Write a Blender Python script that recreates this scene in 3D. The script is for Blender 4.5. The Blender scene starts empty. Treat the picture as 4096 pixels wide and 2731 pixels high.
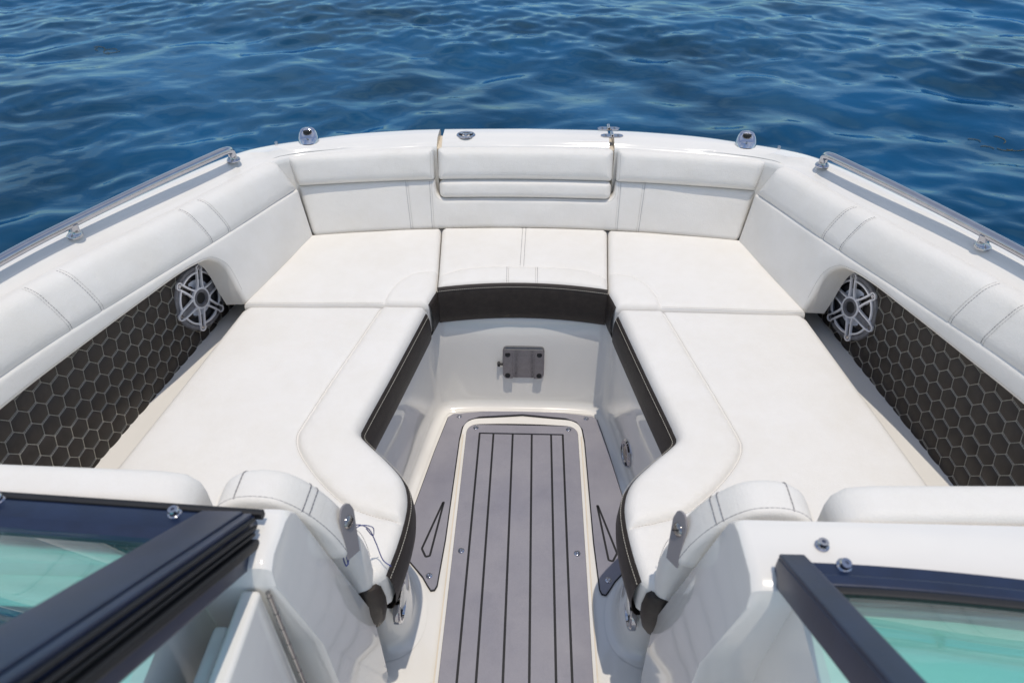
import bpy, bmesh, math, random
import numpy as np
from mathutils import Vector, Matrix
from mathutils.geometry import delaunay_2d_cdt
random.seed(7); np.random.seed(7)
scene = bpy.context.scene
C = scene.collection

# ------------------------------------------------------------------ camera
cam_data = bpy.data.cameras.new('camera'); cam = bpy.data.objects.new('camera', cam_data); C.objects.link(cam)
PIT, YAW, ROLL = .670017, .032808, -.0044
cam.matrix_world = (Matrix.Translation((.0255, 0, 1.7)) @ Matrix.Rotation(YAW, 4, 'Z')
                    @ Matrix.Rotation(math.pi/2 - PIT, 4, 'X') @ Matrix.Rotation(ROLL, 4, 'Z'))
cam_data.sensor_width = 36; cam_data.lens = 24; cam_data.clip_start = .02; cam_data.clip_end = 9000
cam_data.dof.use_dof = True; cam_data.dof.focus_distance = 2.1; cam_data.dof.aperture_fstop = 4.0
scene.camera = cam
# ------------------------------------------------------------------ sky and sun
SUN_EL, SUN_AZ = math.radians(83), math.radians(150)      # azimuth from +Y towards +X
world = bpy.data.worlds.new('World'); scene.world = world; world.use_nodes = True
wn = world.node_tree.nodes; wl = world.node_tree.links
bg = wn['Background']; sky = wn.new('ShaderNodeTexSky'); sky.sky_type = 'NISHITA'; sky.sun_disc = False
sky.sun_elevation = SUN_EL; sky.sun_rotation = SUN_AZ; sky.dust_density = .4; sky.ozone_density = 3.0
# broken thin cloud over the whole sky
tc = wn.new('ShaderNodeTexCoord'); sp = wn.new('ShaderNodeSeparateXYZ'); wl.new(tc.outputs['Generated'], sp.inputs[0])
mz = wn.new('ShaderNodeMath'); mz.operation = 'MAXIMUM'; mz.inputs[1].default_value = 0; wl.new(sp.outputs[2], mz.inputs[0])
az = wn.new('ShaderNodeMath'); az.operation = 'ADD'; az.inputs[1].default_value = .22; wl.new(mz.outputs[0], az.inputs[0])
dv = wn.new('ShaderNodeVectorMath'); dv.operation = 'DIVIDE'; cb = wn.new('ShaderNodeCombineXYZ')
for k in range(3): wl.new(az.outputs[0], cb.inputs[k])
wl.new(tc.outputs['Generated'], dv.inputs[0]); wl.new(cb.outputs[0], dv.inputs[1])
cn = wn.new('ShaderNodeTexNoise'); cn.inputs['Scale'].default_value = 1.6; cn.inputs['Detail'].default_value = 7; cn.inputs['Roughness'].default_value = .55; cn.inputs['Distortion'].default_value = .5; wl.new(dv.outputs[0], cn.inputs['Vector'])
cr_ = wn.new('ShaderNodeMapRange'); cr_.inputs['From Min'].default_value = .42; cr_.inputs['From Max'].default_value = .70; cr_.inputs['To Max'].default_value = .55; wl.new(cn.outputs[0], cr_.inputs['Value'])
cm_ = wn.new('ShaderNodeMix'); cm_.data_type = 'RGBA'; wl.new(cr_.outputs[0], cm_.inputs['Factor']); wl.new(sky.outputs[0], cm_.inputs['A']); cm_.inputs['B'].default_value = (7.1, 7.1, 7.0, 1)
wl.new(cm_.outputs['Result'], bg.inputs[0]); bg.inputs[1].default_value = .15
sun_data = bpy.data.lights.new('sun', 'SUN'); sun = bpy.data.objects.new('sun', sun_data); C.objects.link(sun)
sun_data.energy = 2.3; sun_data.angle = math.radians(.6); sun_data.color = (1, .94, .855)
sd = Vector((math.sin(SUN_AZ)*math.cos(SUN_EL), math.cos(SUN_AZ)*math.cos(SUN_EL), math.sin(SUN_EL)))
sun.rotation_euler = sd.to_track_quat('Z', 'Y').to_euler(); sun.location = (0, 0, 30)
scene.render.engine = 'CYCLES'
scene.view_settings.view_transform = 'Standard'; scene.view_settings.look = 'None'
scene.view_settings.exposure = -.02; scene.view_settings.gamma = 1
scene.view_settings.use_white_balance = True; scene.view_settings.white_balance_temperature = 6880; scene.view_settings.white_balance_tint = 10

# ------------------------------------------------------------------ materials
def new_mat(name):
    m = bpy.data.materials.new(name); m.use_nodes = True
    n = m.node_tree.nodes; return m, n, m.node_tree.links, n['Principled BSDF']
def noise(n, l, scale, detail=3, rough=.5, vec=None, dist=0):
    t = n.new('ShaderNodeTexNoise'); t.inputs['Scale'].default_value = scale; t.inputs['Detail'].default_value = detail
    t.inputs['Roughness'].default_value = rough; t.inputs['Distortion'].default_value = dist
    if vec is not None: l.new(vec, t.inputs['Vector'])
    return t
def objco(n): return n.new('ShaderNodeTexCoord').outputs['Object']
def ramp(n, l, fac, stops):
    r = n.new('ShaderNodeValToRGB'); e = r.color_ramp.elements
    while len(e) < len(stops): e.new(.5)
    for k, (p, c) in enumerate(stops): e[k].position = p; e[k].color = (*c, 1) if len(c) == 3 else c
    l.new(fac, r.inputs[0]); return r
def surf(name, col, rough, var=.06, vscale=6, bump=0, bscale=300, metal=0, coat=0, rvar=0, spec=.5, bdet=3):
    m, n, l, b = new_mat(name); co = objco(n)
    t = noise(n, l, vscale, 5, .6, co)
    lo = tuple(c*(1-var) for c in col); hi = tuple(min(1, c*(1+var)) for c in col)
    r = ramp(n, l, t.outputs[0], [(.3, lo), (.7, hi)]); l.new(r.outputs[0], b.inputs['Base Color'])
    b.inputs['Roughness'].default_value = rough; b.inputs['Metallic'].default_value = metal
    b.inputs['Coat Weight'].default_value = coat; b.inputs['Coat Roughness'].default_value = .06
    b.inputs['Specular IOR Level'].default_value = spec
    if rvar:
        t2 = noise(n, l, vscale*2.3, 6, .65, co); mr = n.new('ShaderNodeMapRange')
        mr.inputs['From Min'].default_value = .3; mr.inputs['From Max'].default_value = .7
        mr.inputs['To Min'].default_value = max(.02, rough-rvar); mr.inputs['To Max'].default_value = rough+rvar
        l.new(t2.outputs[0], mr.inputs['Value']); l.new(mr.outputs[0], b.inputs['Roughness'])
    if bump:
        t3 = noise(n, l, bscale, bdet, .5, co); bp = n.new('ShaderNodeBump'); bp.inputs['Strength'].default_value = bump
        bp.inputs['Distance'].default_value = .002; l.new(t3.outputs[0], bp.inputs['Height']); l.new(bp.outputs[0], b.inputs['Normal'])
    return m
def vinyl(name, col, dots=False, soil=.65):
    m, n, l, b = new_mat(name); co = objco(n)
    t = noise(n, l, 5, 6, .62, co); t2 = noise(n, l, 22, 6, .7, co)
    mx = n.new('ShaderNodeMix'); mx.data_type = 'FLOAT'; mx.inputs['Factor'].default_value = .4
    l.new(t.outputs[0], mx.inputs['A']); l.new(t2.outputs[0], mx.inputs['B'])
    so = tuple(c*k for c, k in zip(col, (1-.07*soil, 1-.085*soil, 1-.12*soil)))
    r = ramp(n, l, mx.outputs[0], [(.34, so), (.6, col)]); l.new(r.outputs[0], b.inputs['Base Color'])
    b.inputs['Roughness'].default_value = .5; b.inputs['Specular IOR Level'].default_value = .35
    v = n.new('ShaderNodeTexVoronoi'); v.inputs['Scale'].default_value = 520; l.new(co, v.inputs['Vector'])
    big = noise(n, l, 15, 5, .6, co)
    ad = n.new('ShaderNodeMath'); ad.operation = 'MULTIPLY_ADD'; ad.inputs[1].default_value = 5.0; l.new(big.outputs[0], ad.inputs[0]); l.new(v.outputs[0], ad.inputs[2])
    bp = n.new('ShaderNodeBump'); bp.inputs['Strength'].default_value = .36; bp.inputs['Distance'].default_value = .0016
    h = ad.outputs[0]
    if dots:
        v2 = n.new('ShaderNodeTexVoronoi'); v2.inputs['Scale'].default_value = 120; v2.inputs['Randomness'].default_value = .15; l.new(co, v2.inputs['Vector'])
        st = n.new('ShaderNodeMapRange'); st.inputs['From Min'].default_value = .08; st.inputs['From Max'].default_value = .2
        st.inputs['To Min'].default_value = -1.2; st.inputs['To Max'].default_value = 0; l.new(v2.outputs[0], st.inputs['Value'])
        a2 = n.new('ShaderNodeMath'); a2.operation = 'ADD'; l.new(h, a2.inputs[0]); l.new(st.outputs[0], a2.inputs[1]); h = a2.outputs[0]
    l.new(h, bp.inputs['Height']); l.new(bp.outputs[0], b.inputs['Normal'])
    return m
WHITE = (.80, .780, .742)
M = {}
M['vinyl'] = vinyl('white_vinyl', WHITE)
M['vinyl_dot'] = vinyl('perforated_white_vinyl', (.79, .772, .735), dots=True)
M['dark'] = surf('dark_brown_vinyl', (.031, .024, .020), .5, .25, 40, .5, 420, spec=.4)
M['gel'] = surf('white_gelcoat', (.80, .78, .738), .10, .03, 3, .03, 7, coat=.6, rvar=.04)
M['gelmatte'] = surf('nonskid_gelcoat', (.79, .77, .735), .5, .03, 5, .5, 500)
M['cove'] = surf('cream_gelcoat_edge', (.72, .64, .52), .3, .06, 10)
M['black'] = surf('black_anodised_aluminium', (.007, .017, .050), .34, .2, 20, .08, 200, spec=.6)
M['rubber'] = surf('black_rubber', (.008, .008, .010), .55, .2, 30, .2, 200)
M['chrome'] = surf('polished_stainless', (.48, .48, .51), .03, .06, 30, metal=1, rvar=.03)
M['chromedark'] = surf('scuffed_stainless', (.37, .355, .345), .12, .08, 60, metal=1, rvar=.06)
M['chromenav'] = surf('satin_chrome', (.60, .61, .65), .14, .06, 40, metal=1)
M['steel'] = surf('painted_grey_bracket', (.27, .26, .275), .4, .06, 20, metal=.2)
M['thread_d'] = surf('dark_grey_thread', (.12, .12, .14), .8)
M['thread_l'] = surf('off_white_thread', (.62, .59, .51), .8)
M['thread_g'] = surf('pale_grey_thread', (.42, .40, .37), .8)
M['blue'] = surf('blue_cord', (.01, .035, .22), .6)
M['spk_ring'] = surf('gunmetal_plastic', (.15, .15, .165), .42, .35, 70, .3, 300, rvar=.1)
M['spk_sil'] = surf('titanium_grille', (.84, .84, .88), .3, .06, 40, metal=.25)
M['spk_cone'] = surf('silver_cone', (.62, .65, .72), .3, .1, 10)
M['spk_blk'] = surf('speaker_black', (.008, .009, .012), .5, .2, 60, .3, 400)
M['weed'] = surf('seagrass', (.11, .10, .03), .6, .3, 30)

def mat_mat():
    m, n, l, b = new_mat('grey_foam_mat'); co = objco(n)
    t = noise(n, l, 3.2, 6, .62, co); f = noise(n, l, 700, 2, .5, co)
    mp = n.new('ShaderNodeMapping'); mp.inputs['Scale'].default_value = (420, 4, 4); l.new(co, mp.inputs['Vector'])
    br = noise(n, l, 1, 3, .6, mp.outputs[0])
    r = ramp(n, l, t.outputs[0], [(.3, (.29, .285, .335)), (.62, (.355, .345, .385))])
    mx = n.new('ShaderNodeMix'); mx.data_type = 'RGBA'; mx.blend_type = 'MULTIPLY'; mx.inputs['Factor'].default_value = .35
    l.new(r.outputs[0], mx.inputs['A']); l.new(f.outputs[0], mx.inputs['B'])
    w = noise(n, l, 9, 7, .7, co, 1.2); wr = ramp(n, l, w.outputs[0], [(.36, (.62, .62, .66)), (.52, (1, 1, 1))]); m3 = n.new('ShaderNodeMix'); m3.data_type = 'RGBA'; m3.blend_type = 'MULTIPLY'; m3.inputs['Factor'].default_value = .16
    l.new(mx.outputs['Result'], m3.inputs['A']); l.new(wr.outputs[0], m3.inputs['B']); l.new(m3.outputs['Result'], b.inputs['Base Color'])
    mr = n.new('ShaderNodeMapRange'); mr.inputs['From Min'].default_value = .35; mr.inputs['From Max'].default_value = .65
    mr.inputs['To Min'].default_value = .34; mr.inputs['To Max'].default_value = .58; l.new(t.outputs[0], mr.inputs['Value']); l.new(mr.outputs[0], b.inputs['Roughness'])
    bp = n.new('ShaderNodeBump'); bp.inputs['Strength'].default_value = .15; bp.inputs['Distance'].default_value = .001
    l.new(br.outputs[0], bp.inputs['Height']); l.new(bp.outputs[0], b.inputs['Normal'])
    return m
M['mat'] = mat_mat()
def glass_mat(name, tint):
    m = bpy.data.materials.new(name); m.use_nodes = True; n = m.node_tree.nodes; l = m.node_tree.links
    n.remove(n['Principled BSDF']); out = n['Material Output']
    tr = n.new('ShaderNodeBsdfTransparent'); tr.inputs[0].default_value = (*tint, 1)
    gl = n.new('ShaderNodeBsdfGlossy'); gl.inputs['Roughness'].default_value = .005; gl.inputs[0].default_value = (1, 1, 1, 1)
    lw = n.new('ShaderNodeLayerWeight'); lw.inputs[0].default_value = .5
    pw = n.new('ShaderNodeMath'); pw.operation = 'POWER'; pw.inputs[1].default_value = 4; l.new(lw.outputs['Facing'], pw.inputs[0])
    fr = n.new('ShaderNodeMath'); fr.operation = 'MULTIPLY_ADD'; fr.inputs[1].default_value = .9; fr.inputs[2].default_value = .05; l.new(pw.outputs[0], fr.inputs[0])
    mx = n.new('ShaderNodeMixShader'); l.new(fr.outputs[0], mx.inputs[0]); l.new(tr.outputs[0], mx.inputs[1]); l.new(gl.outputs[0], mx.inputs[2])
    co = objco(n); mp = n.new('ShaderNodeMapping'); mp.inputs['Scale'].default_value = (3, 26, 26); mp.inputs['Rotation'].default_value = (0, 0, .12); l.new(co, mp.inputs['Vector'])
    sm = noise(n, l, 1, 6, .65, mp.outputs[0]); sr = n.new('ShaderNodeMapRange'); sr.inputs['From Min'].default_value = .5; sr.inputs['From Max'].default_value = .8; sr.inputs['To Max'].default_value = .16; l.new(sm.outputs[0], sr.inputs['Value'])
    dd = n.new('ShaderNodeBsdfDiffuse'); dd.inputs[0].default_value = (.7, .72, .70, 1)
    m2 = n.new('ShaderNodeMixShader'); l.new(sr.outputs[0], m2.inputs[0]); l.new(mx.outputs[0], m2.inputs[1]); l.new(dd.outputs[0], m2.inputs[2])
    l.new(m2.outputs[0], out.inputs[0]); return m
M['glass_pale'] = glass_mat('pale_windshield_glass', (.64, .90, .87))
M['glass'] = glass_mat('tinted_windshield_glass', (.50, .84, .82))
def water_mat():
    m, n, l, b = new_mat('sea_water'); co = objco(n); n.remove(b); out = n['Material Output']
    t = noise(n, l, .5, 4, .55, co)
    r = ramp(n, l, t.outputs[0], [(.36, (.001, .020, .040)), (.64, (.001, .062, .150))])
    df = n.new('ShaderNodeBsdfDiffuse'); l.new(r.outputs[0], df.inputs[0])
    gl = n.new('ShaderNodeBsdfGlossy'); gl.inputs[0].default_value = (.46, .76, 1, 1); gl.inputs['Roughness'].default_value = .03
    fr = n.new('ShaderNodeFresnel'); fr.inputs[0].default_value = 1.42
    mp = n.new('ShaderNodeMapping'); mp.inputs['Scale'].default_value = (1, 1.5, 1); l.new(co, mp.inputs['Vector'])
    t1 = noise(n, l, 6, 2, .45, mp.outputs[0], .4)
    bp = n.new('ShaderNodeBump'); bp.inputs['Strength'].default_value = .10; bp.inputs['Distance'].default_value = .03
    l.new(t1.outputs[0], bp.inputs['Height'])
    for q in (df, gl, fr): l.new(bp.outputs[0], q.inputs['Normal'])
    mx = n.new('ShaderNodeMixShader'); l.new(fr.outputs[0], mx.inputs[0]); l.new(df.outputs[0], mx.inputs[1]); l.new(gl.outputs[0], mx.inputs[2]); l.new(mx.outputs[0], out.inputs[0])
    return m
M['water'] = water_mat()

# ------------------------------------------------------------------ helpers
def link(name, me, mat, parent=None, smooth=True):
    o = bpy.data.objects.new(name, me); C.objects.link(o)
    if mat is not None: me.materials.append(M[mat] if isinstance(mat, str) else mat)
    if smooth: me.shade_smooth()
    if parent is not None: o.parent = parent
    return o
def mesh_obj(name, v, f, mat, parent=None, smooth=True, recalc=True, sharp=None):
    me = bpy.data.meshes.new(name); me.from_pydata([tuple(map(float, p)) for p in v], [], [tuple(map(int, q)) for q in f]); me.update()
    if recalc:
        bm = bmesh.new(); bm.from_mesh(me); bmesh.ops.remove_doubles(bm, verts=bm.verts, dist=1e-6)
        bmesh.ops.recalc_face_normals(bm, faces=bm.faces); bm.to_mesh(me); bm.free()
    if smooth and sharp: me.shade_smooth(); me.set_sharp_from_angle(angle=math.radians(sharp)); smooth = None
    o = link(name, me, mat, parent, bool(smooth)) if smooth is not None else link(name, me, mat, parent, False)
    return o
def bm_obj(name, bm, mat, parent=None, sharp=35):
    me = bpy.data.meshes.new(name); bmesh.ops.recalc_face_normals(bm, faces=bm.faces); bm.to_mesh(me); bm.free()
    o = link(name, me, mat, parent, False)
    if sharp: me.shade_smooth(); me.set_sharp_from_angle(angle=math.radians(sharp))
    return o
def tag(o, label=None, cat=None, group=None, kind=None):
    if label: o['label'] = label
    if cat: o['category'] = cat
    if group: o['group'] = group
    if kind: o['kind'] = kind
    return o
def thing(name, label, cat, loc=(0, 0, 0), group=None):
    o = bpy.data.objects.new(name, None); C.objects.link(o); o.location = loc; o.empty_display_size = .05
    bpy.context.view_layer.update()
    return tag(o, label, cat, group)
def spline(pts, n):
    """Catmull-Rom through pts, n samples uniform in arc length."""
    p = np.array(pts, float)
    if len(p) == 2: return p[0] + (p[1]-p[0])*np.linspace(0, 1, n)[:, None]
    q = np.vstack([2*p[0]-p[1], p, 2*p[-1]-p[-2]]); out = []
    for i in range(1, len(q)-2):
        t = np.linspace(0, 1, 24, endpoint=(i == len(q)-3))[:, None]
        a, b, c, d = q[i-1], q[i], q[i+1], q[i+2]
        out.append(.5*(2*b + (c-a)*t + (2*a-5*b+4*c-d)*t**2 + (3*b-a-3*c+d)*t**3))
    o = np.vstack(out); s = np.r_[0, np.cumsum(np.linalg.norm(np.diff(o, axis=0), axis=1))]
    g = np.linspace(0, s[-1], n)
    return np.stack([np.interp(g, s, o[:, k]) for k in range(o.shape[1])], 1)
def plen(p): p = np.asarray(p); return float(np.linalg.norm(np.diff(p, axis=0), axis=1).sum())
def resample(p, step, closed=False):
    p = np.asarray(p, float)
    if closed: p = np.vstack([p, p[:1]])
    out = []
    for a, b in zip(p[:-1], p[1:]):
        k = max(1, int(round(np.linalg.norm(b-a)/step)))
        for i in range(k): out.append(a+(b-a)*i/k)
    if not closed: out.append(p[-1])
    return np.array(out)
def fillet(poly, rads, n=7):
    """round the corners of a closed 2D polygon; rads is one radius or one for each corner."""
    p = [np.array(q, float) for q in poly]; N = len(p); out = []
    if not hasattr(rads, '__len__'): rads = [rads]*N
    for i in range(N):
        a, b, c = p[i-1], p[i], p[(i+1) % N]; r = rads[i]
        u = a-b; v = c-b; lu, lv = np.linalg.norm(u), np.linalg.norm(v); u /= lu; v /= lv
        ang = math.acos(max(-1, min(1, float(u@v))))
        if r <= 0 or ang > 3.1: out.append(b); continue
        d = min(r/math.tan(ang/2), .48*lu, .48*lv)
        p0, p1 = b+u*d, b+v*d
        for k in range(n+1):
            t = k/n; out.append((1-t)**2*p0 + 2*t*(1-t)*b + t*t*p1)
    return np.array(out)
def segdist(P, line, closed=False):
    L = np.asarray(line, float)
    if closed: L = np.vstack([L, L[:1]])
    A, B = L[:-1], L[1:]; AB = B-A; ll = (AB**2).sum(1)+1e-15
    best = np.full(len(P), 1e9)
    for a, ab, q in zip(A, AB, ll):
        t = np.clip(((P-a)@ab)/q, 0, 1); d = np.linalg.norm(P-a-t[:, None]*ab, axis=1); best = np.minimum(best, d)
    return best
def inside(P, poly):
    x, y = P[:, 0], P[:, 1]; r = np.zeros(len(P), bool); q = np.asarray(poly); j = len(q)-1
    for i in range(len(q)):
        c = ((q[i, 1] > y) != (q[j, 1] > y)) & (x < (q[j, 0]-q[i, 0])*(y-q[i, 1])/(q[j, 1]-q[i, 1]+1e-15)+q[i, 0])
        r ^= c; j = i
    return r
class Flat:
    def __init__(s, z): s.z = z
    def __call__(s, uv):
        uv = np.atleast_2d(uv); P = np.c_[uv, np.full(len(uv), s.z)]; return P, np.tile((0, 0, 1.), (len(uv), 1))
class Ruled:
    """patch between a lower curve A and an upper curve B; u is metres along, v metres up (0..L); back = depth of the base behind the drawn front."""
    def __init__(s, A, B, side=1, toward=(0, 0, 1.6), n=120, back=0):
        m = np.array([side, 1, 1.]); s.A = spline(A, n)*m; s.B = spline(B, n)*m; s.n = n
        s.len = (plen(s.A)+plen(s.B))/2; s.L = float(np.linalg.norm(s.A-s.B, axis=1).mean()); s.t = np.array(toward, float); s.back = back
    def pt(s, u, v):
        t = np.asarray(u)/s.len*(s.n-1); i = np.clip(np.floor(t).astype(int), 0, s.n-2); f = (t-i)[:, None]
        a = s.A[i]*(1-f)+s.A[i+1]*f; b = s.B[i]*(1-f)+s.B[i+1]*f; w = (np.asarray(v)/s.L)[:, None]
        return a*(1-w)+b*w
    def __call__(s, uv):
        uv = np.atleast_2d(np.asarray(uv, float)); u, v = uv[:, 0], uv[:, 1]; e = .006
        P = s.pt(u, v); du = s.pt(u+e, v)-s.pt(u-e, v); dv = s.pt(u, v+e)-s.pt(u, v-e); N = np.cross(du, dv)
        N /= np.linalg.norm(N, axis=1)[:, None]; N *= np.sign((N*(s.t-P)).sum(1))[:, None]
        return P-N*s.back, N
def edge_h(d, T, r, puff):
    dd = np.clip(r-d, 0, r); return T-r+np.sqrt(np.maximum(r*r-dd*dd, 0)) + puff*(1-np.exp(-d/.05))
class Pad:
    """upholstered pad: outline in the (u,v) plane of mapf, rounded edge, seams as grooves, raised regions."""
    def __init__(s, name, outline, mapf, T, r, mat, parent=None, puff=.004, grooves=(), raises=(), step=.014, skirt=True, flip_side=1, wav=.0016):
        s.out = resample(outline, .009, True); s.map = mapf; s.T = T; s.r = r; s.puff = puff; s.gr = grooves; s.ra = raises; s.wav = wav
        o2 = s.out; area = .5*np.sum(o2[:, 0]*np.roll(o2[:, 1], -1)-np.roll(o2[:, 0], -1)*o2[:, 1])
        if area < 0: s.out = o2 = o2[::-1].copy()
        nb = len(o2); tn = np.roll(o2, -1, 0)-np.roll(o2, 1, 0); tn /= np.linalg.norm(tn, axis=1)[:, None]+1e-12; nn = np.c_[-tn[:, 1], tn[:, 0]]
        pts = []
        for k in (.08, .25, .5, .8, 1.15):
            q = o2+nn*r*k; d = segdist(q, o2, True); pts.append(q[(d > r*k*.93) & inside(q, o2)])
        lo, hi = o2.min(0), o2.max(0)
        gx, gy = np.meshgrid(np.arange(lo[0], hi[0], step), np.arange(lo[1], hi[1], step)); g = np.c_[gx.ravel(), gy.ravel()]
        g[:, 0] += (np.round((g[:, 1]-lo[1])/step) % 2)*step/2
        g = g[inside(g, o2)]; g = g[segdist(g, o2, True) > r*1.3]
        lines = [resample(x[0], .008) for x in grooves]
        for x, (ln, dep, w) in zip(lines, grooves):
            if len(g): g = g[segdist(g, x) > w*2.2]
            t = np.gradient(x, axis=0); t /= np.linalg.norm(t, axis=1)[:, None]+1e-12; m = np.c_[-t[:, 1], t[:, 0]]
            for k in (-1.9, -.9, -.4, 0, .4, .9, 1.9): 
                q = x+m*w*k; q = q[inside(q, o2)]; pts.append(q[segdist(q, o2, True) > .002] if len(q) else q)
        allp = np.vstack([o2, g]+[q for q in pts if len(q)])
        vv, _, ff, *_ = delaunay_2d_cdt([Vector(p) for p in allp], [(i, (i+1) % nb) for i in range(nb)], [], 1, 1e-5)
        uv = np.array([(p.x, p.y) for p in vv]); F = [tuple(f) for f in ff]
        V = s.at(uv)
        fl = list(F); nv = len(V)
        if skirt:
            # boundary loop in order
            P, N = mapf(o2); key = {}
            h0 = edge_h(np.zeros(nb), T, r, puff)
            ring0 = s.at(o2); rows = [ring0]
            for k in (.66, .33, 0): rows.append(P+N*(h0*k)[:, None])
            for row in rows: V = np.vstack([V, row])
            for a in range(3):
                for i in range(nb):
                    j = (i+1) % nb; b0 = nv+a*nb; b1 = b0+nb; fl.append((b0+i, b0+j, b1+j, b1+i))
        s.obj = mesh_obj(name, V, fl, mat, parent, sharp=62)
    def h(s, uv):
        uv = np.atleast_2d(uv); d = segdist(uv, s.out, True); h = edge_h(d, s.T, s.r, s.puff)
        h = h + s.wav*np.sin(uv[:, 0]*23+1.3)*np.sin(uv[:, 1]*19+.4)*np.clip(d/.05, 0, 1)
        for poly, amt, w in s.ra:
            q = np.asarray(poly); i = inside(uv, q); e = np.clip(segdist(uv, q, True)/w, 0, 1); h = h+np.where(i, amt*np.sqrt(np.maximum(0, 1-(1-e)**2)), 0)
        for ln, dep, w in s.gr: sdg = segdist(uv, ln); h = h-(dep*np.exp(-(sdg/w)**2)+dep*.12*np.sin((uv[:, 0]*.8+uv[:, 1])*170)*np.exp(-(sdg/.022)**2))*np.clip(d/.012, .35, 1)
        return h
    def at(s, uv, lift=0):
        P, N = s.map(uv); return P+N*(s.h(uv)+lift)[:, None]
    def frame(s, uv): return s.map(uv)
    def stitch(s, line, mat='thread_d', w=.0011, dash=.0055, gap=.002, name='stitching', lift=.0004, parent=None):
        ln = resample(line, .002); return stitches(name, s.at(ln, lift), mat, parent or s.obj, w, dash, gap)
def stitches(name, P3, mat, parent, w=.0011, dash=.0055, gap=.002):
    P3 = np.asarray(P3); L = np.r_[0, np.cumsum(np.linalg.norm(np.diff(P3, axis=0), axis=1))]; V = []; F = []
    a = 0.
    ev = lambda q: np.array([np.interp(q, L, P3[:, k]) for k in range(3)])
    while a < L[-1]-.001:
        b = min(a+dash, L[-1]); p, q = ev(a), ev(b); t = q-p; ll = np.linalg.norm(t)
        if ll > 1e-5:
            t /= ll; x = np.cross(t, (0.31, .2, .93)); x /= np.linalg.norm(x); y = np.cross(t, x); k = len(V)
            for c in (p, q):
                for sx, sy in ((1, 0), (0, 1), (-1, 0), (0, -1)): V.append(c+(x*sx+y*sy)*w/2)
            for i in range(4): j = (i+1) % 4; F.append((k+i, k+j, k+4+j, k+4+i))
            F += [(k, k+1, k+2, k+3), (k+4, k+5, k+6, k+7)]
        a = b+gap
    o = mesh_obj(name, V, F, mat, parent, smooth=False, recalc=False)
    return o
def grid_faces(r, c, closed_c=False, off=0):
    F = []
    for i in range(r-1):
        for j in range(c if closed_c else c-1):
            k = (j+1) % c; F.append((off+i*c+j, off+i*c+k, off+(i+1)*c+k, off+(i+1)*c+j))
    return F
def loft(name, rows, mat, parent=None, closed=False, caps=False, sharp=40):
    rows = [np.asarray(r) for r in rows]; c = len(rows[0]); V = np.vstack(rows); F = grid_faces(len(rows), c, closed)
    if caps: F += [tuple(range(c)), tuple(range((len(rows)-1)*c, len(rows)*c))]
    return mesh_obj(name, V, F, mat, parent, sharp=sharp)
def tube(name, pts, r, mat, parent=None, n=14, samples=None, caps=True):
    p = spline(pts, samples or max(8, int(plen(pts)/.012))); r = np.broadcast_to(np.interp(np.linspace(0, 1, len(p)), np.linspace(0, 1, len(np.atleast_1d(r))), np.atleast_1d(r)), len(p))
    t = np.gradient(p, axis=0); t /= np.linalg.norm(t, axis=1)[:, None]; rows = []
    x = np.cross(t[0], (0, 0, 1) if abs(t[0][2]) < .9 else (1, 0, 0)); x /= np.linalg.norm(x)
    for c, tt, rr in zip(p, t, r):
        x = x-tt*(x@tt); x /= np.linalg.norm(x); y = np.cross(tt, x)
        rows.append([c+rr*(x*math.cos(a)+y*math.sin(a)) for a in np.arange(n)*2*math.pi/n])
    return loft(name, rows, mat, parent, True, caps, 50)
def lathe(name, prof, mat, parent=None, n=32, mtx=None, sharp=40, caps=True):
    V = []; 
    for r, z in prof: V += [(r*math.cos(a), r*math.sin(a), z) for a in np.arange(n)*2*math.pi/n]
    F = grid_faces(len(prof), n, True)
    if caps: F += [tuple(range(n)), tuple(range((len(prof)-1)*n, len(prof)*n))]
    V = np.array(V)
    if mtx is not None: V = np.array([mtx @ Vector(p) for p in V])
    return mesh_obj(name, V, F, mat, parent, sharp=sharp)
def prism(name, poly, z0, z1, mat, parent=None, bev=0, mtx=None, sharp=35, seg=3):
    bm = bmesh.new(); vs = [bm.verts.new((float(p[0]), float(p[1]), z0)) for p in poly]; f = bm.faces.new(vs)
    r = bmesh.ops.extrude_face_region(bm, geom=[f]); up = [v for v in r['geom'] if isinstance(v, bmesh.types.BMVert)]
    for v in up: v.co.z = z1
    if bev:
        es = [e for e in bm.edges if (e.verts[0].co.z == z1 and e.verts[1].co.z == z1)]
        bmesh.ops.bevel(bm, geom=es, offset=bev, segments=seg, profile=.5, affect='EDGES')
    if mtx is not None: bmesh.ops.transform(bm, matrix=mtx, verts=bm.verts)
    return bm_obj(name, bm, mat, parent, sharp)
def frame_prism(name, outer, inner, z0, z1, mat, parent=None, sharp=35):
    """ring between two closed loops with the same number of points"""
    o = np.asarray(outer); i = np.asarray(inner); c = len(o)
    z = lambda p, h: np.c_[p, np.full(c, h)]
    return loft(name, [z(o, z0), z(o, z1), z(i, z1), z(i, z0), z(o, z0)], mat, parent, True, False, sharp)
def box(name, lo, hi, mat, parent=None, bev=.003, mtx=None, seg=2):
    bm = bmesh.new(); bmesh.ops.create_cube(bm, size=1)
    lo, hi = np.array(lo, float), np.array(hi, float)
    for v in bm.verts: v.co = Vector(((lo+hi)/2 + np.array(v.co)*(hi-lo)))
    if bev: bmesh.ops.bevel(bm, geom=list(bm.edges), offset=bev, segments=seg, profile=.5, affect='EDGES')
    if mtx is not None: bmesh.ops.transform(bm, matrix=mtx, verts=bm.verts)
    return bm_obj(name, bm, mat, parent)
def frame_mtx(o, x, y, z):
    m = Matrix.Identity(4)
    for k, a in enumerate((x, y, z)):
        for i in range(3): m[i][k] = a[i]
    for i in range(3): m[i][3] = o[i]
    return m
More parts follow.
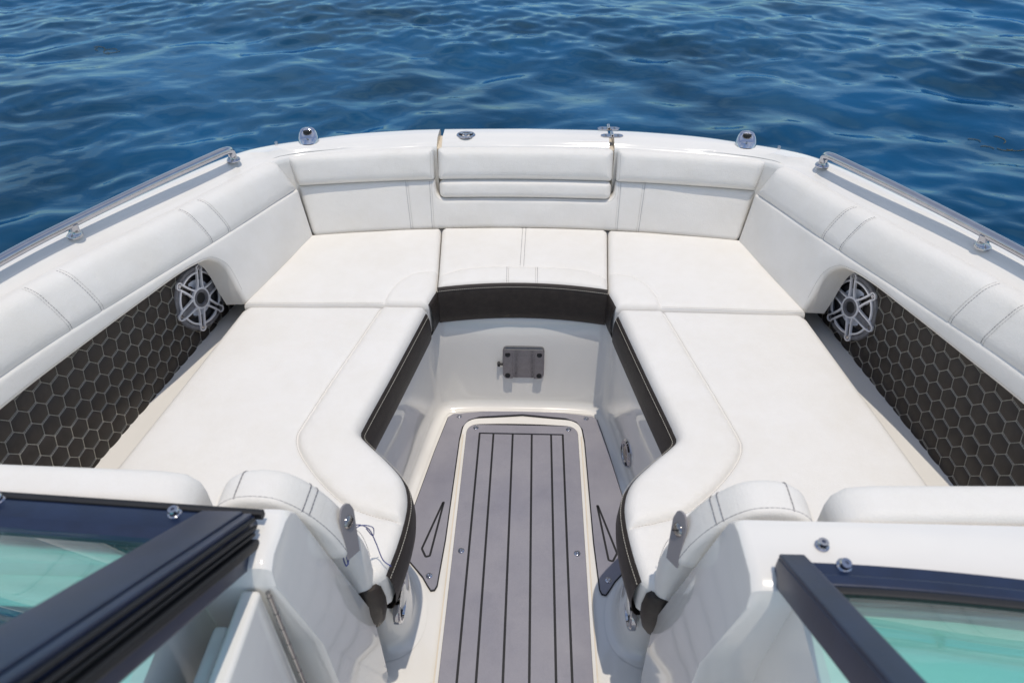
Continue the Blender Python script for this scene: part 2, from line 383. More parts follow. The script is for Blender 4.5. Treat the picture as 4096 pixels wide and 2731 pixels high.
def sweep(name, path, prof, mat, parent=None, up=(0, 0, 1), caps=True, sharp=30, samples=None, scale=None):
    """closed 2D profile (a along the side axis, b along up) carried along a path"""
    p = np.asarray(path, float) if samples is None else spline(path, samples); t = np.gradient(p, axis=0); t /= np.linalg.norm(t, axis=1)[:, None]
    rows = []; pr = np.asarray(prof, float)
    for k, (c, tt) in enumerate(zip(p, t)):
        u = np.array(up[k] if np.ndim(up) == 2 else up, float); x = np.cross(tt, u); x /= np.linalg.norm(x); y = np.cross(x, tt); sc = 1 if scale is None else scale[k]
        rows.append([c+(x*a+y*b)*sc for a, b in pr])
    return loft(name, rows, mat, parent, True, caps, sharp)
def rrect(w, h, r, n=4): return fillet([(-w/2, -h/2), (w/2, -h/2), (w/2, h/2), (-w/2, h/2)], r, n)

# ------------------------------------------------------------------ sea
def build_sea():
    x0, x1, y0, y1, st = -10.5, 10.5, -2., 12.5, .027
    xs = np.arange(x0, x1+1e-6, st); ys = np.arange(y0, y1+1e-6, st); X, Y = np.meshgrid(xs, ys); Z = np.zeros_like(X)
    rg = np.random.RandomState(11)
    Zs = np.zeros_like(X)
    for k in range(130):
        lam = .19*(6.5**rg.rand()); th = math.radians(-90+rg.uniform(-70, 70)); kk = 2*math.pi/lam
        a = .0027*lam**1.02*(.3+1.4*rg.rand()**2); w = a*np.sin(kk*(math.cos(th)*X+math.sin(th)*Y)+rg.rand()*6.28)
        if lam < .45: Zs += w
        else: Z += w
    patch = .75+.35*np.sin(.8*X+.5*Y+1)*np.sin(.6*X-.9*Y+.5)+.25*np.sin(1.7*Y+.4*X)
    Z += Zs*patch+.020*np.sin(1.5*Y+.5*X+.4)+.014*np.sin(2.3*Y-.9*X+2)+.008*np.sin(3.4*Y+1.7*X+1)
    ed = np.minimum.reduce([X-x0, x1-X, Y-y0, y1-Y]); Z *= np.clip(ed/1.5, 0, 1)
    V = np.c_[X.ravel(), Y.ravel(), Z.ravel()]; nr, nc = X.shape
    idx = np.arange(nr*nc).reshape(nr, nc); F = np.stack([idx[:-1, :-1], idx[:-1, 1:], idx[1:, 1:], idx[1:, :-1]], -1).reshape(-1, 4)
    me = bpy.data.meshes.new('water'); B = 4000.
    ex = np.array([(-B, -B, 0), (B, -B, 0), (B, B, 0), (-B, B, 0)]); nv = len(V)
    c = [idx[0, 0], idx[0, -1], idx[-1, -1], idx[-1, 0]]
    F = np.vstack([F, [(nv, nv+1, c[1], c[0]), (nv+1, nv+2, c[2], c[1]), (nv+2, nv+3, c[3], c[2]), (nv+3, nv, c[0], c[3])]]); V = np.vstack([V, ex])
    me.vertices.add(len(V)); me.vertices.foreach_set('co', V.astype(np.float32).ravel())
    me.loops.add(len(F)*4); me.loops.foreach_set('vertex_index', F.astype(np.int32).ravel())
    me.polygons.add(len(F)); me.polygons.foreach_set('loop_start', np.arange(0, len(F)*4, 4, dtype=np.int32))
    me.update(calc_edges=True); me.validate()
    o = link('water', me, 'water'); o.location = (0, 0, -.38); tag(o, 'rippling deep blue sea around the bow', kind='structure')
    return lambda x, y: float(Z[int(np.clip((y-y0)/st, 0, nr-1)), int(np.clip((x-x0)/st, 0, nc-1))])-.38
sea_z = build_sea()

# ------------------------------------------------------------------ boat: deck, hull, floor, footwell
boat = thing('motorboat', 'white open bow motorboat with upholstered bow seating, floating on the sea', 'boat', (0, 0, -.38))
BP = boat
def under(o): o.parent = boat; o.matrix_parent_inverse = boat.matrix_world.inverted(); return o
OUT = [(0, 2.44), (.30, 2.428), (.448, 2.411), (.63, 2.372), (.80, 2.303), (.885, 2.255), (.953, 2.192), (.998, 2.12), (1.042, 2.02), (1.102, 1.84), (1.180, 1.585), (1.243, 1.35), (1.300, 1.08), (1.36, .6), (1.39, 0), (1.39, -1.6)]
INN = [(0, 2.292), (.30, 2.286), (.45, 2.264), (.62, 2.234), (.74, 2.206), (.79, 2.188), (.825, 2.160), (.857, 2.075), (.888, 1.985), (.950, 1.80), (1.032, 1.555), (1.108, 1.30), (1.175, 1.02), (1.235, .6), (1.26, 0), (1.26, -1.6)]
ZI = [.752, .752, .752, .752, .752, .752, .754, .757, .762, .774, .797, .817, .833, .843, .845, .845]
ZO = [.768, .768, .768, .768, .769, .772, .777, .783, .791, .807, .829, .846, .858, .868, .87, .87]
def deck_rows(side, t0, t1, n):
    q = np.c_[spline(np.c_[OUT, INN, ZI, ZO], 400)]
    arc = np.linspace(0, 1, 400); xs = q[:, 0]
    rows = []
    for t in np.linspace(t0, t1, n):
        c = np.array([np.interp(t, arc, q[:, k]) for k in range(6)]); O, I, zi, zo = c[:2], c[2:4], c[4], c[5]; w = O-I; L = np.linalg.norm(w); w = w/L
        r = []
        def P(a, z, base=I, sc=None):
            p = base+w*a; 
            if sc is not None: p = np.array([O[0]*sc[0], O[1]-(sc[1])])
            r.append((p[0]*side, p[1], z))
        fr = I[1] > 2.15; qq = (.15, .22, .30) if fr else (.35, .5, .62); P(.004 if fr else .10, .45 if fr else zi-.13); P(.004, zi-.02); P(.006, zi-.008); P(.012, zi); P(.02, zi+.002); P(L*qq[0], zi+.004)
        P(L*qq[1], .5*(zi+zo)); P(L*qq[2], zo); P(L-.03, zo); P(L-.014, zo-.003); P(L-.004, zo-.012); P(L, zo-.026); P(L, zo-.068); P(L+.012, zo-.078); P(L+.012, zo-.118); P(L, zo-.128)
        fl = max(0, (O[1]-1)/1.4)
        r.append((O[0]*side*(.985-.06*fl), O[1]-.05*fl, .35)); r.append((O[0]*side*(.95-.18*fl), O[1]-.16*fl, .0)); r.append((O[0]*side*(.88-.3*fl), O[1]-.3*fl, -.35)); r.append((O[0]*side*(.6-.3*fl), O[1]-.5*fl, -.62)); r.append((0, O[1]-.75*fl, -.75))
        rows.append(r)
    return rows
_q = spline(np.c_[OUT, INN, ZI, ZO], 400); TG = float(np.interp(.304, _q[:, 0], np.linspace(0, 1, 400)))
for sd_, nm in ((-1, 'port'), (1, 'starboard')):
    o = under(loft('hull_and_deck', deck_rows(sd_, TG+.0015, 1, 150), 'gel', sharp=50))
    tag(o, f'white moulded deck edge and hull on the {"left" if sd_ < 0 else "right"} side')
    # end cap at the gate gap
    r = np.array(deck_rows(sd_, TG+.0015, 1, 2)[0][:16]); mesh_obj('deck_end', np.vstack([r, [(r[0][0], r[-1][1], .45)]]), [tuple(range(17))], 'cove', None, False); under(bpy.data.objects[-1] if False else C.objects[-1])
gate_rows = [r[:16] for r in deck_rows(-1, 0, TG-.0022, 12)[::-1]]+[r[:16] for r in deck_rows(1, 0, TG-.0022, 12)[1:]]
gate_rows = [np.vstack([r, [(r[0][0], r[-1][1], .45)]]) for r in gate_rows]
gate = under(loft('bow_gate', gate_rows, 'gel', closed=True, caps=True, sharp=45)); tag(gate, 'hinged white bow gate between the two deck halves')
under(box('gate_sill', (-.42, 2.20, -.30), (.42, 2.40, .46), 'gel', bev=.01))
for s_ in (-1, 1): under(box('gate_seam', (s_*.3045-.014, 2.300, .47), (s_*.3045+.014, 2.418, .738), 'cove', bev=0))

# footwell wall (outboard of the mats up to the seat cushions)
FW_ = [(0, 1.777), (.15, 1.775), (.235, 1.768), (.272, 1.757), (.292, 1.735), (.306, 1.69), (.322, 1.608), (.346, 1.446), (.372, 1.27), (.376, 1.20), (.352, 1.135), (.302, 1.065), (.274, 1.0), (.270, .94), (.285, .895), (.325, .872), (.40, .865)]
FT_ = [(0, 1.832), (.15, 1.825), (.235, 1.812), (.275, 1.80), (.297, 1.772), (.306, 1.71), (.324, 1.608), (.352, 1.446), (.392, 1.27), (.402, 1.20), (.378, 1.125), (.322, 1.065), (.282, 1.0), (.276, .94), (.29, .895), (.325, .872), (.40, .865)]
hw = spline(FW_, 110); ht = spline(FT_, 110)
full = lambda a: np.vstack([(a*np.array([-1, 1]))[::-1], a[1:]])
wf, wt = full(hw), full(ht); nrm = np.gradient(wf, axis=0); nrm = np.c_[nrm[:, 1], -nrm[:, 0]]; nrm /= np.linalg.norm(nrm, axis=1)[:, None]
rows = []
for off, k, z in ((.034, 0, .0015), (.022, 0, .003), (.012, 0, .008), (.004, 0, .018), (0, .03, .034), (0, .3, .14), (0, .65, .25), (0, .93, .338), (-.004, .98, .350), (-.012, 1, .356), (-.05, 1, .357)):
    p = wf*(1-k)+wt*k + nrm*off; rows.append(np.c_[p, np.full(len(p), z)])
under(loft('footwell_wall', rows, 'gel', sharp=60))
under(box('floor', (-.75, -1.4, -.04), (.75, 1.82, 0), 'gel', bev=0))
# moulded seat base and side ledges
LED_IN = [(.84, 1.86), (.865, 1.60), (.905, 1.30), (.942, 1.02), (.985, .70)]
PAN_A = [(.958, 1.95), (.972, 1.857), (1.027, 1.478), (1.082, 1.116), (1.145, .70)]
for s_ in (-1, 1):
    a = spline(LED_IN, 40)*(s_, 1); b = spline(PAN_A, 40)*(s_, 1)
    w = b-a
    rows = [np.c_[a+w*q, np.full(40, z)] for q, z in ((-.5, .364), (-.2, .366), (0, .368), (.5, .370), (.85, .372), (1.0, .374), (1.06, .374))]
    under(loft('side_ledge', rows, 'gel', sharp=50))

# hatch lid set into the floor
hat_o = fillet([(-.204, .30), (.204, .30), (.204, 1.692), (-.204, 1.692)], [0, 0, .055, .055], 10)
hat_o = np.array([(x+.005, y+.012*(1-(min(1, abs(x)/.2))**2)*(y > 1.5)) for x, y in resample(hat_o, .02, True)])
under(prism('floor_hatch', hat_o, .001, .010, 'gel', None, .004))
for s_ in (-1, 1): under(box('hatch_gap', (.005+s_*.2005-.0022, .3, .0085), (.005+s_*.2005+.0022, 1.62, .0106), 'cove', bev=.0004))

# ------------------------------------------------------------------ floor mats
FX = .005
def snap(par, x, y, z, r=.0095):
    return lathe('snap_button', [(r, 0), (r*.98, .0016), (r*.72, .003), (r*.45, .0034), (r*.34, .0026), (.0001, .0024)], 'chrome', par, 20, Matrix.Translation((x, y, z)))
um = thing('floor_mat', 'grey U-shaped foam mat edged in black around the floor hatch', 'mat', (0, 1.4, 0))
um.location = (0, 0, 0)
mo_half = [(0, 1.738), (.12, 1.736), (.205, 1.727)]
o_R = [(.20, 1.729), (.245, 1.722), (.262, 1.705), (.29, 1.55), (.322, 1.342), (.335, 1.26), (.338, 1.18), (.318, 1.13), (.268, 1.075), (.252, 1.05), (.240, 1.034), (.228, 1.036), (.222, 1.05)]
i_R = [(.215, 1.20), (.212, 1.438), (.210, 1.60), (.205, 1.655), (.185, 1.69), (.15, 1.706)]
halfR = [(0, 1.740), (.12, 1.738)]+o_R+i_R+[(0, 1.722)]
uout = [(x+FX, y) for x, y in halfR]+[(-x+FX, y) for x, y in halfR[::-1][1:-1]]
uout = resample(uout, .015, True)
def inset(poly, d):
    p = np.asarray(poly); ar = .5*np.sum(p[:, 0]*np.roll(p[:, 1], -1)-np.roll(p[:, 0], -1)*p[:, 1]); t = np.roll(p, -1, 0)-np.roll(p, 1, 0); t /= np.linalg.norm(t, axis=1)[:, None]+1e-12
    n = np.c_[-t[:, 1], t[:, 0]]*(1 if ar > 0 else -1); return p+n*d
prism('edge_binding', uout, .002, .0055, 'rubber', um)
prism('mat_surface', inset(uout, .0028), .0056, .0085, 'mat', um, .001)
for s_ in (-1, 1):
    tri = fillet([(.232, 1.335), (.240, 1.335), (.284, 1.165), (.268, 1.135), (.252, 1.140)], [.004, .004, .012, .008, .008], 5)
    tri = resample([(x*s_+FX, y) for x, y in tri], .006, True); 
    frame_prism('groove', tri, inset(tri, .0060), .0082, .0092, 'rubber', um)
    for x, y in ((.222, 1.708), (.249, 1.078)): snap(um, s_*x+FX, y, .0085)
hm = thing('floor_mat', 'long grey planked foam mat with black grooves on the floor hatch', 'mat')
ho = fillet([(-.190+FX, .31), (.190+FX, .31), (.190+FX, 1.664), (-.190+FX, 1.664)], [0, 0, .042, .042], 10)
ho = np.array([(x, y+.008*(1-(min(1, abs(x)/.19))**2)*(y > 1.5)) for x, y in resample(ho, .02, True)])
prism('edge_binding', ho, .0102, .0125, 'rubber', hm)
LX = [-.139, -.092, -.0265, .038, .1035, .143]; g_ = .0066; YT = 1.622
# border frame = three sides around the planks
prism('mat_border', fillet([(-.189+FX, .312), (LX[0]-g_/2, .312), (LX[0]-g_/2, YT+g_/2), (LX[-1]+g_/2, YT+g_/2), (LX[-1]+g_/2, .312), (.189+FX, .312), (.189+FX, 1.662), (-.189+FX, 1.662)], [0, 0, .004, .004, 0, 0, .041, .041], 8), .0126, .0152, 'mat', hm, .0006)
for a, b in zip(LX[:-1], LX[1:]): prism('plank', fillet([(a+g_/2, .312), (b-g_/2, .312), (b-g_/2, YT-g_/2), (a+g_/2, YT-g_/2)], .0015, 2), .0126, .0152, 'mat', hm, .0006)
for s_ in (-1, 1):
    for x, y in ((.159, 1.647), (.166, 1.157)): snap(hm, s_*x+FX, y, .0152)

# ------------------------------------------------------------------ seat cushions
SEAT_T = .11; SEAT_Z = .37
SIDE = {-1: 'left', 1: 'right'}
def band(name, path, z0, z1, parent, bulge=.008, lean=0, mat='dark'):
    """dark vinyl facing following a path, bulging a little towards the footwell"""
    p = np.asarray(path); t = np.gradient(p, axis=0); t /= np.linalg.norm(t, axis=1)[:, None]; n = np.c_[t[:, 1], -t[:, 0]]
    c = p.mean(0); ref = np.array([0, 1.25])-c
    if (n@ref).mean() < 0: n = -n
    rows = []
    for k, off in ((1.03, -.004), (1.0, .001), (.96, .004), (.8, .006+bulge*.5), (.5, .005+bulge), (.22, .004+bulge*.7), (.06, .002), (0, -.004), (-.02, -.02)):
        q = p+n*(off+lean*(1-k)); rows.append(np.c_[q, np.full(len(q), z0+(z1-z0)*k)])
    return loft(name, rows, mat, parent, sharp=60)
for s_ in (-1, 1):
    S2 = np.array([s_, 1.])
    # long side seat
    inner = spline([(.292, 1.70), (.318, 1.56), (.352, 1.38), (.386, 1.205), (.388, 1.17), (.366, 1.142), (.308, 1.085), (.262, 1.03), (.243, .975), (.241, .915), (.247, .85), (.258, .785)], 90)
    outl = [(.272, .772), (.40, .70), (.985, .69), (.944, 1.03), (.90, 1.36), (.860, 1.672), (.84, 1.70), (.60, 1.704), (.43, 1.708), (.31, 1.706)]
    poly = np.vstack([fillet(outl, [0, .03, .02, .3, .2, .02, .02, 0, 0, 0], 4)[::1], inner])*S2
    seam = spline([(.428, 1.70), (.455, 1.56), (.498, 1.36), (.533, 1.19), (.535, 1.14), (.512, 1.09), (.46, 1.025), (.395, .963), (.355, .938), (.318, .924), (.25, .908)], 80)*S2
    bol = np.vstack([seam, (inner*S2)[(inner[:, 1] > .908)][::-1]])
    t = thing('seat_cushion', f'long white vinyl side seat cushion with dark inner face on the {SIDE[s_]} of the footwell', 'cushion', (s_*.6, 1.2, .37)); t.location = (0, 0, 0)
    pad = Pad('seat_pad', poly, Flat(SEAT_Z), SEAT_T, .022, 'vinyl', t, .006, grooves=[(seam, .006, .006)], raises=[(bol, .010, .05)])
    pad.stitch(seam+(.004*s_, 0), 'thread_g', .0009)
    xs = inner[:, 1] < 1.69
    band('dark_facing', (inner[xs]*S2), .340, .463, t)
    ip = inner[xs]*S2; nn = np.gradient(ip, axis=0); nn /= np.linalg.norm(nn, axis=1)[:, None]; nn = np.c_[nn[:, 1], -nn[:, 0]]*(s_ if True else 1)
    if (nn[:40, 0]*s_).mean() > 0: nn = -nn
    stitches('stitching', np.c_[ip+nn*.0072, np.full(len(ip), .4565)], 'thread_l', t, .0012, .0045, .002)
    # corner seat
    back = [(.302, 2.185), (.45, 2.173), (.62, 2.152), (.775, 2.128)]
    cpoly = np.vstack([fillet([(.272, 1.793), (.289, 1.715), (.30, 1.712), (.43, 1.716), (.60, 1.712), (.868, 1.703), (.862, 1.73), (.80, 1.985), (.772, 2.14), (.62, 2.165), (.45, 2.188), (.304, 2.20)], [.01, .004, 0, .2, 0, .012, .02, .1, .02, 0, 0, .01], 4)])*S2
    cseam = spline([(.284, 1.905), (.32, 1.897), (.36, 1.878), (.395, 1.835), (.418, 1.78), (.428, 1.716)], 40)*S2
    cbol = np.vstack([cseam, np.array([(.30, 1.712), (.289, 1.715), (.272, 1.793)])*S2])
    t = thing('seat_cushion', f'white corner seat cushion below the {SIDE[s_]} end of the bow backrest', 'cushion')
    pad = Pad('seat_pad', cpoly, Flat(SEAT_Z), SEAT_T+.002, .02, 'vinyl', t, .006, grooves=[(cseam, .004, .006)], raises=[(cbol, .007, .05)])
    fs = np.array([(.868, 1.7065), (.60, 1.7155), (.43, 1.7195)])*S2
    stitches('stitching', np.c_[resample(fs, .01), np.full(len(resample(fs, .01)), .481)], 'thread_g', t, .0009)
    band('dark_facing', spline(np.array([(.273, 1.797), (.279, 1.762), (.288, 1.72)]), 12)*S2, .352, .472, t, .004)
ct = thing('seat_cushion', 'white centre bow seat cushion with raised front roll and dark front face', 'cushion')
front = [(x, 1.825-.45*x*x) for x in np.linspace(-.270, .270, 30)]
cpoly = np.vstack([front, fillet([(.270, 1.795), (.30, 2.19), (.29, 2.205), (0, 2.215), (-.29, 2.205), (-.30, 2.19), (-.270, 1.795)], [0, .01, .01, 0, .01, .01, 0], 4)[1:-1]])
fr = np.array([(x, 1.928-.5*x*x-.25*max(0, abs(x)-.2)) for x in np.linspace(-.28, .28, 40)])
rp = np.vstack([fr, np.array(front)[::-1]])
mid = [np.array([(0+d, 2.21), (-.004+d, 1.935)]) for d in (-.006, .006)]
seg3 = [np.array([(-.051+d, 1.924), (-.049+d, 1.825)]) for d in (0,)]+[np.array([(.046+d, 1.924), (.045+d, 1.825)]) for d in (0,)]
pad = Pad('seat_pad', cpoly, Flat(SEAT_Z), SEAT_T+.002, .02, 'vinyl', ct, .005, grooves=[(fr, .007, .006)]+[(m, .0015, .004) for m in mid+seg3], raises=[(rp, .014, .045)])
for m in mid: pad.stitch(m)
for m, d in zip(seg3, (-.004, .004)): pad.stitch(m+(d*.5, 0)); pad.stitch(m-(d, 0), 'thread_g')
fp = np.array(front)
bo = band('dark_facing', fp*(1, 1), .350, .486, ct, .006)
stitches('stitching', np.c_[fp-(0, .0062), np.full(len(fp), .4805)], 'thread_l', ct, .0012, .0045, .002)

# ------------------------------------------------------------------ bow backrest
xsn = np.linspace(-.80, .80, 41); V3 = lambda x, y, z: np.array([x, y, z])
lowA = [(x*.952, 2.205-.13*(x*.952)**2, .475) for x in xsn]; lowB = [(x, 2.252-.108*x*x, .648) for x in xsn]
low = Ruled(lowA, lowB, back=.06); U0 = low.len/2; LL = low.L
ux_ = lambda x: U0+x*low.len/1.6
poly = fillet([(ux_(-.797), 0), (ux_(.797), 0), (ux_(.797), LL), (ux_(.318), LL), (ux_(.316), LL-.067), (ux_(-.316), LL-.067), (ux_(-.318), LL), (ux_(-.797), LL)], [.022, .022, .01, .006, .045, .045, .006, .01], 8)
t = thing('backrest_cushion', 'wide white lower bow backrest cushion running corner to corner with vertical seams', 'cushion')
seams = [np.array([(ux_(x), .006), (ux_(x2), LL-.004)]) for x, x2 in ((-.425, -.417), (-.345, -.333), (.345, .333), (.425, .417))]
pad = Pad('backrest_pad', poly, low, .06, .018, 'vinyl', t, .005, grooves=[(s, .0022, .005) for s in seams], step=.013)
for k, s in enumerate(seams):
    d = (-.004 if k in (0, 1) else .004)
    pad.stitch(s+(d, 0)); pad.stitch(s-(d*.8, 0), 'thread_g', .0009)
cut = fillet([(ux_(-.326), LL-.004), (ux_(-.324), LL-.075), (ux_(.324), LL-.075), (ux_(.326), LL-.004)], [0, .05, .05, 0], 10); pad.stitch(cut[1:-1], 'thread_g', .0009)
# gate pads
def face_pad(name, label, x0, x1, z0, z1, y0, y1, k0, k1, T, r, mat, side=1, skew=(0, 0), puff=.006, rad=.015):
    xs = np.linspace(x0, x1, 21)
    A = [(x, y0-k0*x*x, z0) for x in xs]; B = [(x+(skew[0]*(x-x0)/(x1-x0)), y1-k1*x*x, z1) for x in xs]
    R = Ruled(A, B, side, back=T-.0); t = thing('backrest_cushion', label, 'cushion')
    pl = fillet([(0, 0), (R.len, 0), (R.len, R.L), (0, R.L)], rad, 7); p = Pad('backrest_pad', pl, R, T, r, mat, t, puff, step=.013); return t, p, R
face_pad('g', 'white head pad on the bow gate, the upper of the two central pads', -.306, .306, .652, .755, 2.236, 2.272, .10, .10, .07, .030, 'vinyl_dot')
face_pad('g', 'narrow white pad under the head pad of the bow gate', -.304, .304, .588, .649, 2.226, 2.244, .10, .10, .05, .02, 'vinyl', rad=.022)
for s_ in (-1, 1):
    t, p, R = face_pad('u', f'white perforated upper backrest pad in the {SIDE[s_]} bow corner', .318, .786, .652, .757, 2.238, 2.276, .125, .155, .07, .028, 'vinyl_dot', s_, (.030, 0), rad=.012)
    p.stitch(np.array([(.012, .012), (.012, R.L-.012)]), 'thread_g', .0009); p.stitch(np.array([(R.len-.008, .01), (R.len-.006, R.L-.01)]), 'thread_g', .0009)

# ------------------------------------------------------------------ side upholstery, quilted panels and speakers
SPL = [(.793, 2.163, .650), (.897, 1.777, .686), (.975, 1.511, .711), (1.098, 1.107, .740), (1.172, .75, .750), (1.195, .5, .752)]
BOL = [(.826, 2.140, .753), (.941, 1.794, .785), (1.018, 1.553, .810), (1.120, 1.22, .838), (1.205, .82, .850), (1.225, .5, .852)]
LOWS = [(.752, 2.135, .470), (.857, 1.715, .470), (.915, 1.56, .470), (.985, 1.38, .470), (1.045, 1.05, .470), (1.09, .72, .470)]
SPL2 = [(.784, 2.170, .646), (.892, 1.777, .681), (.970, 1.511, .706), (1.093, 1.107, .735), (1.165, .75, .745), (1.185, .5, .747)]
PAN_B = [(.973, 1.95), (.990, 1.86), (1.053, 1.478), (1.115, 1.116), (1.18, .70)]
def hex_panel(s_):
    A = [(x, y, .380) for x, y in PAN_A]; B = [(x, y, .72) for x, y in PAN_B]
    R = Ruled(A, B, s_, toward=(0, 1.2, 1.2))
    t = thing('quilted_panel', f'dark brown panel quilted in hexagons behind the speaker on the {SIDE[s_]} side', 'panel')
    # backing sheet
    g = [R(np.c_[np.linspace(0, R.len, 60), np.full(60, v)])[0] - R(np.c_[np.linspace(0, R.len, 60), np.full(60, v)])[1]*.0012 for v in np.linspace(-.03, R.L, 8)]
    loft('backing', g, 'dark', t)
    W = .0475; Hh = W/math.sqrt(3); dv = 1.5*Hh; segs = []; ph = math.radians(20); cr, sr = math.cos(ph), math.sin(ph)
    for row in range(-30, 30):
        for colm in range(-30, 60):
            a_, b_ = colm*W+(W/2 if row % 2 else 0), row*dv; u, v = a_*cr-b_*sr+.03, a_*sr+b_*cr
            if not (-.02 < u < R.len-.02 and -.04 < v < R.L+.005): continue
            # pillow
            V = []; F = []; ri = 3
            rings = [(1.013, -.0004), (.93, .0012), (.80, .0028), (.45, .0040)]
            for k, hgt in rings:
                for a in range(6):
                    an = math.radians(30+60*a)
                    for sub in range(2):
                        b = math.radians(30+60*(a+1)); q = np.array([math.cos(an)*(1-sub/2)+math.cos(b)*sub/2, math.sin(an)*(1-sub/2)+math.sin(b)*sub/2])*Hh*.985*k
                        V.append((u+q[0]*cr-q[1]*sr, v+q[0]*sr+q[1]*cr, hgt))
            V.append((u, v, .0045)); V = np.array(V)
            P, N = R(V[:, :2]); P3 = P+N*V[:, 2:3]; F = grid_faces(4, 12, True)+[(36+i, 36+(i+1) % 12, 48) for i in range(12)]
            mesh_obj('quilt_hexagon', P3, F, 'dark', t, recalc=False)
            cor = [(u+Hh*math.cos(math.radians(50+60*a)), v+Hh*math.sin(math.radians(50+60*a))) for a in range(6)]
            # each hexagon owns three of its edges; edges along one diagonal are sewn twice
            for a, b, tw in ((0, 1, True), (1, 2, False), (5, 0, False)):
                p, q = np.array(cor[a]), np.array(cor[b])
                if tw:
                    d = (q-p)/np.linalg.norm(q-p); nn = np.array([-d[1], d[0]])*.0017; segs += [(p+nn, q+nn), (p-nn, q-nn)]
                else: segs.append((p, q))
    V = []; F = []
    for p, q in segs:
        for k in range(5):
            a = p+(q-p)*(k/5+.015); b = p+(q-p)*((k+.78)/5+.015); c = np.vstack([a, b]); P, N = R(c); P = P+N*.0012; tt = P[1]-P[0]; sdv = np.cross(N[0], tt); sdv /= np.linalg.norm(sdv)
            i = len(V); w = .00072
            V += [P[0]+sdv*w, P[0]-sdv*w, P[1]-sdv*w, P[1]+sdv*w, P[0]+N[0]*w, P[1]+N[0]*w]; F += [(i, i+4, i+5, i+3), (i+1, i+2, i+5, i+4)]
    o = mesh_obj('stitching', V, F, 'thread_l', t, False, False); o['kind'] = 'stuff'
    return R
def text_mesh(txt, size):
    cu = bpy.data.curves.new('txt', 'FONT'); cu.body = txt; cu.size = size; cu.align_x = 'CENTER'; cu.align_y = 'CENTER'; cu.extrude = .0003
    to = bpy.data.objects.new('txt', cu); C.objects.link(to); bpy.context.view_layer.update()
    me = bpy.data.meshes.new_from_object(to.evaluated_get(bpy.context.evaluated_depsgraph_get())); bpy.data.objects.remove(to); bpy.data.curves.remove(cu); return me
def speaker(s_, R, u, v, rad=.101):
    P, N = R(np.array([[u, v]])); P, N = P[0], N[0]; N = N+np.array((0, -.15, .05)); N /= np.linalg.norm(N)
    e = .02; a = R(np.array([[u+e, v]]))[0][0]-P; a /= np.linalg.norm(a)        # a runs aft
    e1 = a if s_ > 0 else -a; e2 = np.cross(N, e1); e1 = np.cross(e2, N)
    t = thing('speaker', f'round gunmetal speaker with spoked titanium grille in the {SIDE[s_]} quilted panel', 'speaker')
    t.matrix_world = frame_mtx(P, e1, e2, N); r = rad
    mr = lambda d: math.radians(d+30 if s_ > 0 else 150-d)
    lathe('rim', [(r*.90, -.012), (r, -.012), (r*1.01, .008), (r, .016), (r*.965, .0205), (r*.88, .0205), (r*.845, .0175), (r*.84, .006)], 'spk_ring', t, 56, caps=False)
    lathe('basket', [(r*.86, .002), (r*.84, .001), (r*.74, .009), (r*.66, .008), (r*.60, .003), (.0001, .001)], 'spk_blk', t, 48, caps=False)
    lathe('cone', [(r*.56, .0082), (r*.50, .0088), (r*.34, .0035), (r*.2, .0045), (.0001, .008)], 'spk_cone', t, 48, caps=False)
    zt = .0215
    def ribbon(pts, w, z0, z1, bm):
        p = np.array(pts); tt = np.gradient(p, axis=0); tt /= np.linalg.norm(tt, axis=1)[:, None]; n = np.c_[-tt[:, 1], tt[:, 0]]*w/2; rows = []
        for q, m in zip(p, n): rows.append([bm.verts.new((q[0]-m[0], q[1]-m[1], z0)), bm.verts.new((q[0]-m[0]*.75, q[1]-m[1]*.75, z1)), bm.verts.new((q[0]+m[0]*.75, q[1]+m[1]*.75, z1)), bm.verts.new((q[0]+m[0], q[1]+m[1], z0))])
        for A, B in zip(rows[:-1], rows[1:]):
            for k in range(3): bm.faces.new((A[k], A[k+1], B[k+1], B[k]))
        bm.faces.new(rows[0]); bm.faces.new(rows[-1])
    arms = [85, 25, -35, -95, -155, 145]
    bm = bmesh.new()
    pol = lambda rr, d, off=0: (rr*r*math.cos(mr(d))-off*math.sin(mr(d)), rr*r*math.sin(mr(d))+off*math.cos(mr(d)))
    for d in arms:
        solid = d in (-35, 145); hw = .0135 if solid else .0085; hb = .0165 if solid else .0125
        for sg in (-1, 1): ribbon(spline([pol(.27, d, sg*hb), pol(.45, d, sg*hw*(1.05)), pol(.68, d, sg*hw*(1.0 if solid else .95)), pol(.90, d, sg*(.0115 if solid else .0085))], 10), .0068, zt-.004, zt+.002, bm)
        # boss lug
        arc = [(.915*r*math.cos(mr(d))+.0105*math.cos(mr(d)+q), .915*r*math.sin(mr(d))+.0105*math.sin(mr(d)+q)) for q in np.linspace(-2.2, 2.2, 14)]; ribbon(arc, .0046, zt-.004, zt+.002, bm)
    ribbon([(r*.30*math.cos(q), r*.30*math.sin(q)) for q in np.linspace(0, 2*math.pi, 40)], .0085, zt-.004, zt+.003, bm)
    for d, d2 in zip(arms, [25, -35, -95, -155, -215, 85]):
        lo, hi = sorted((mr(d), mr(d2)));
        if hi-lo > math.pi: lo, hi = hi-2*math.pi, lo
        ribbon([(r*.80*math.cos(q), r*.80*math.sin(q)) for q in np.linspace(lo+.13, hi-.13, 16)], .0066, zt-.004, zt+.001, bm)
    bm_obj('grille', bm, 'spk_sil', t, 40)
    # solid diagonal bar and hub
    for d in (145, -35):
        b2 = bmesh.new(); ribbon([pol(.25, d), pol(.55, d), pol(.86, d)], .0215, .012, zt+.0015, b2); bm_obj('crossbar', b2, 'spk_ring', t, 40)
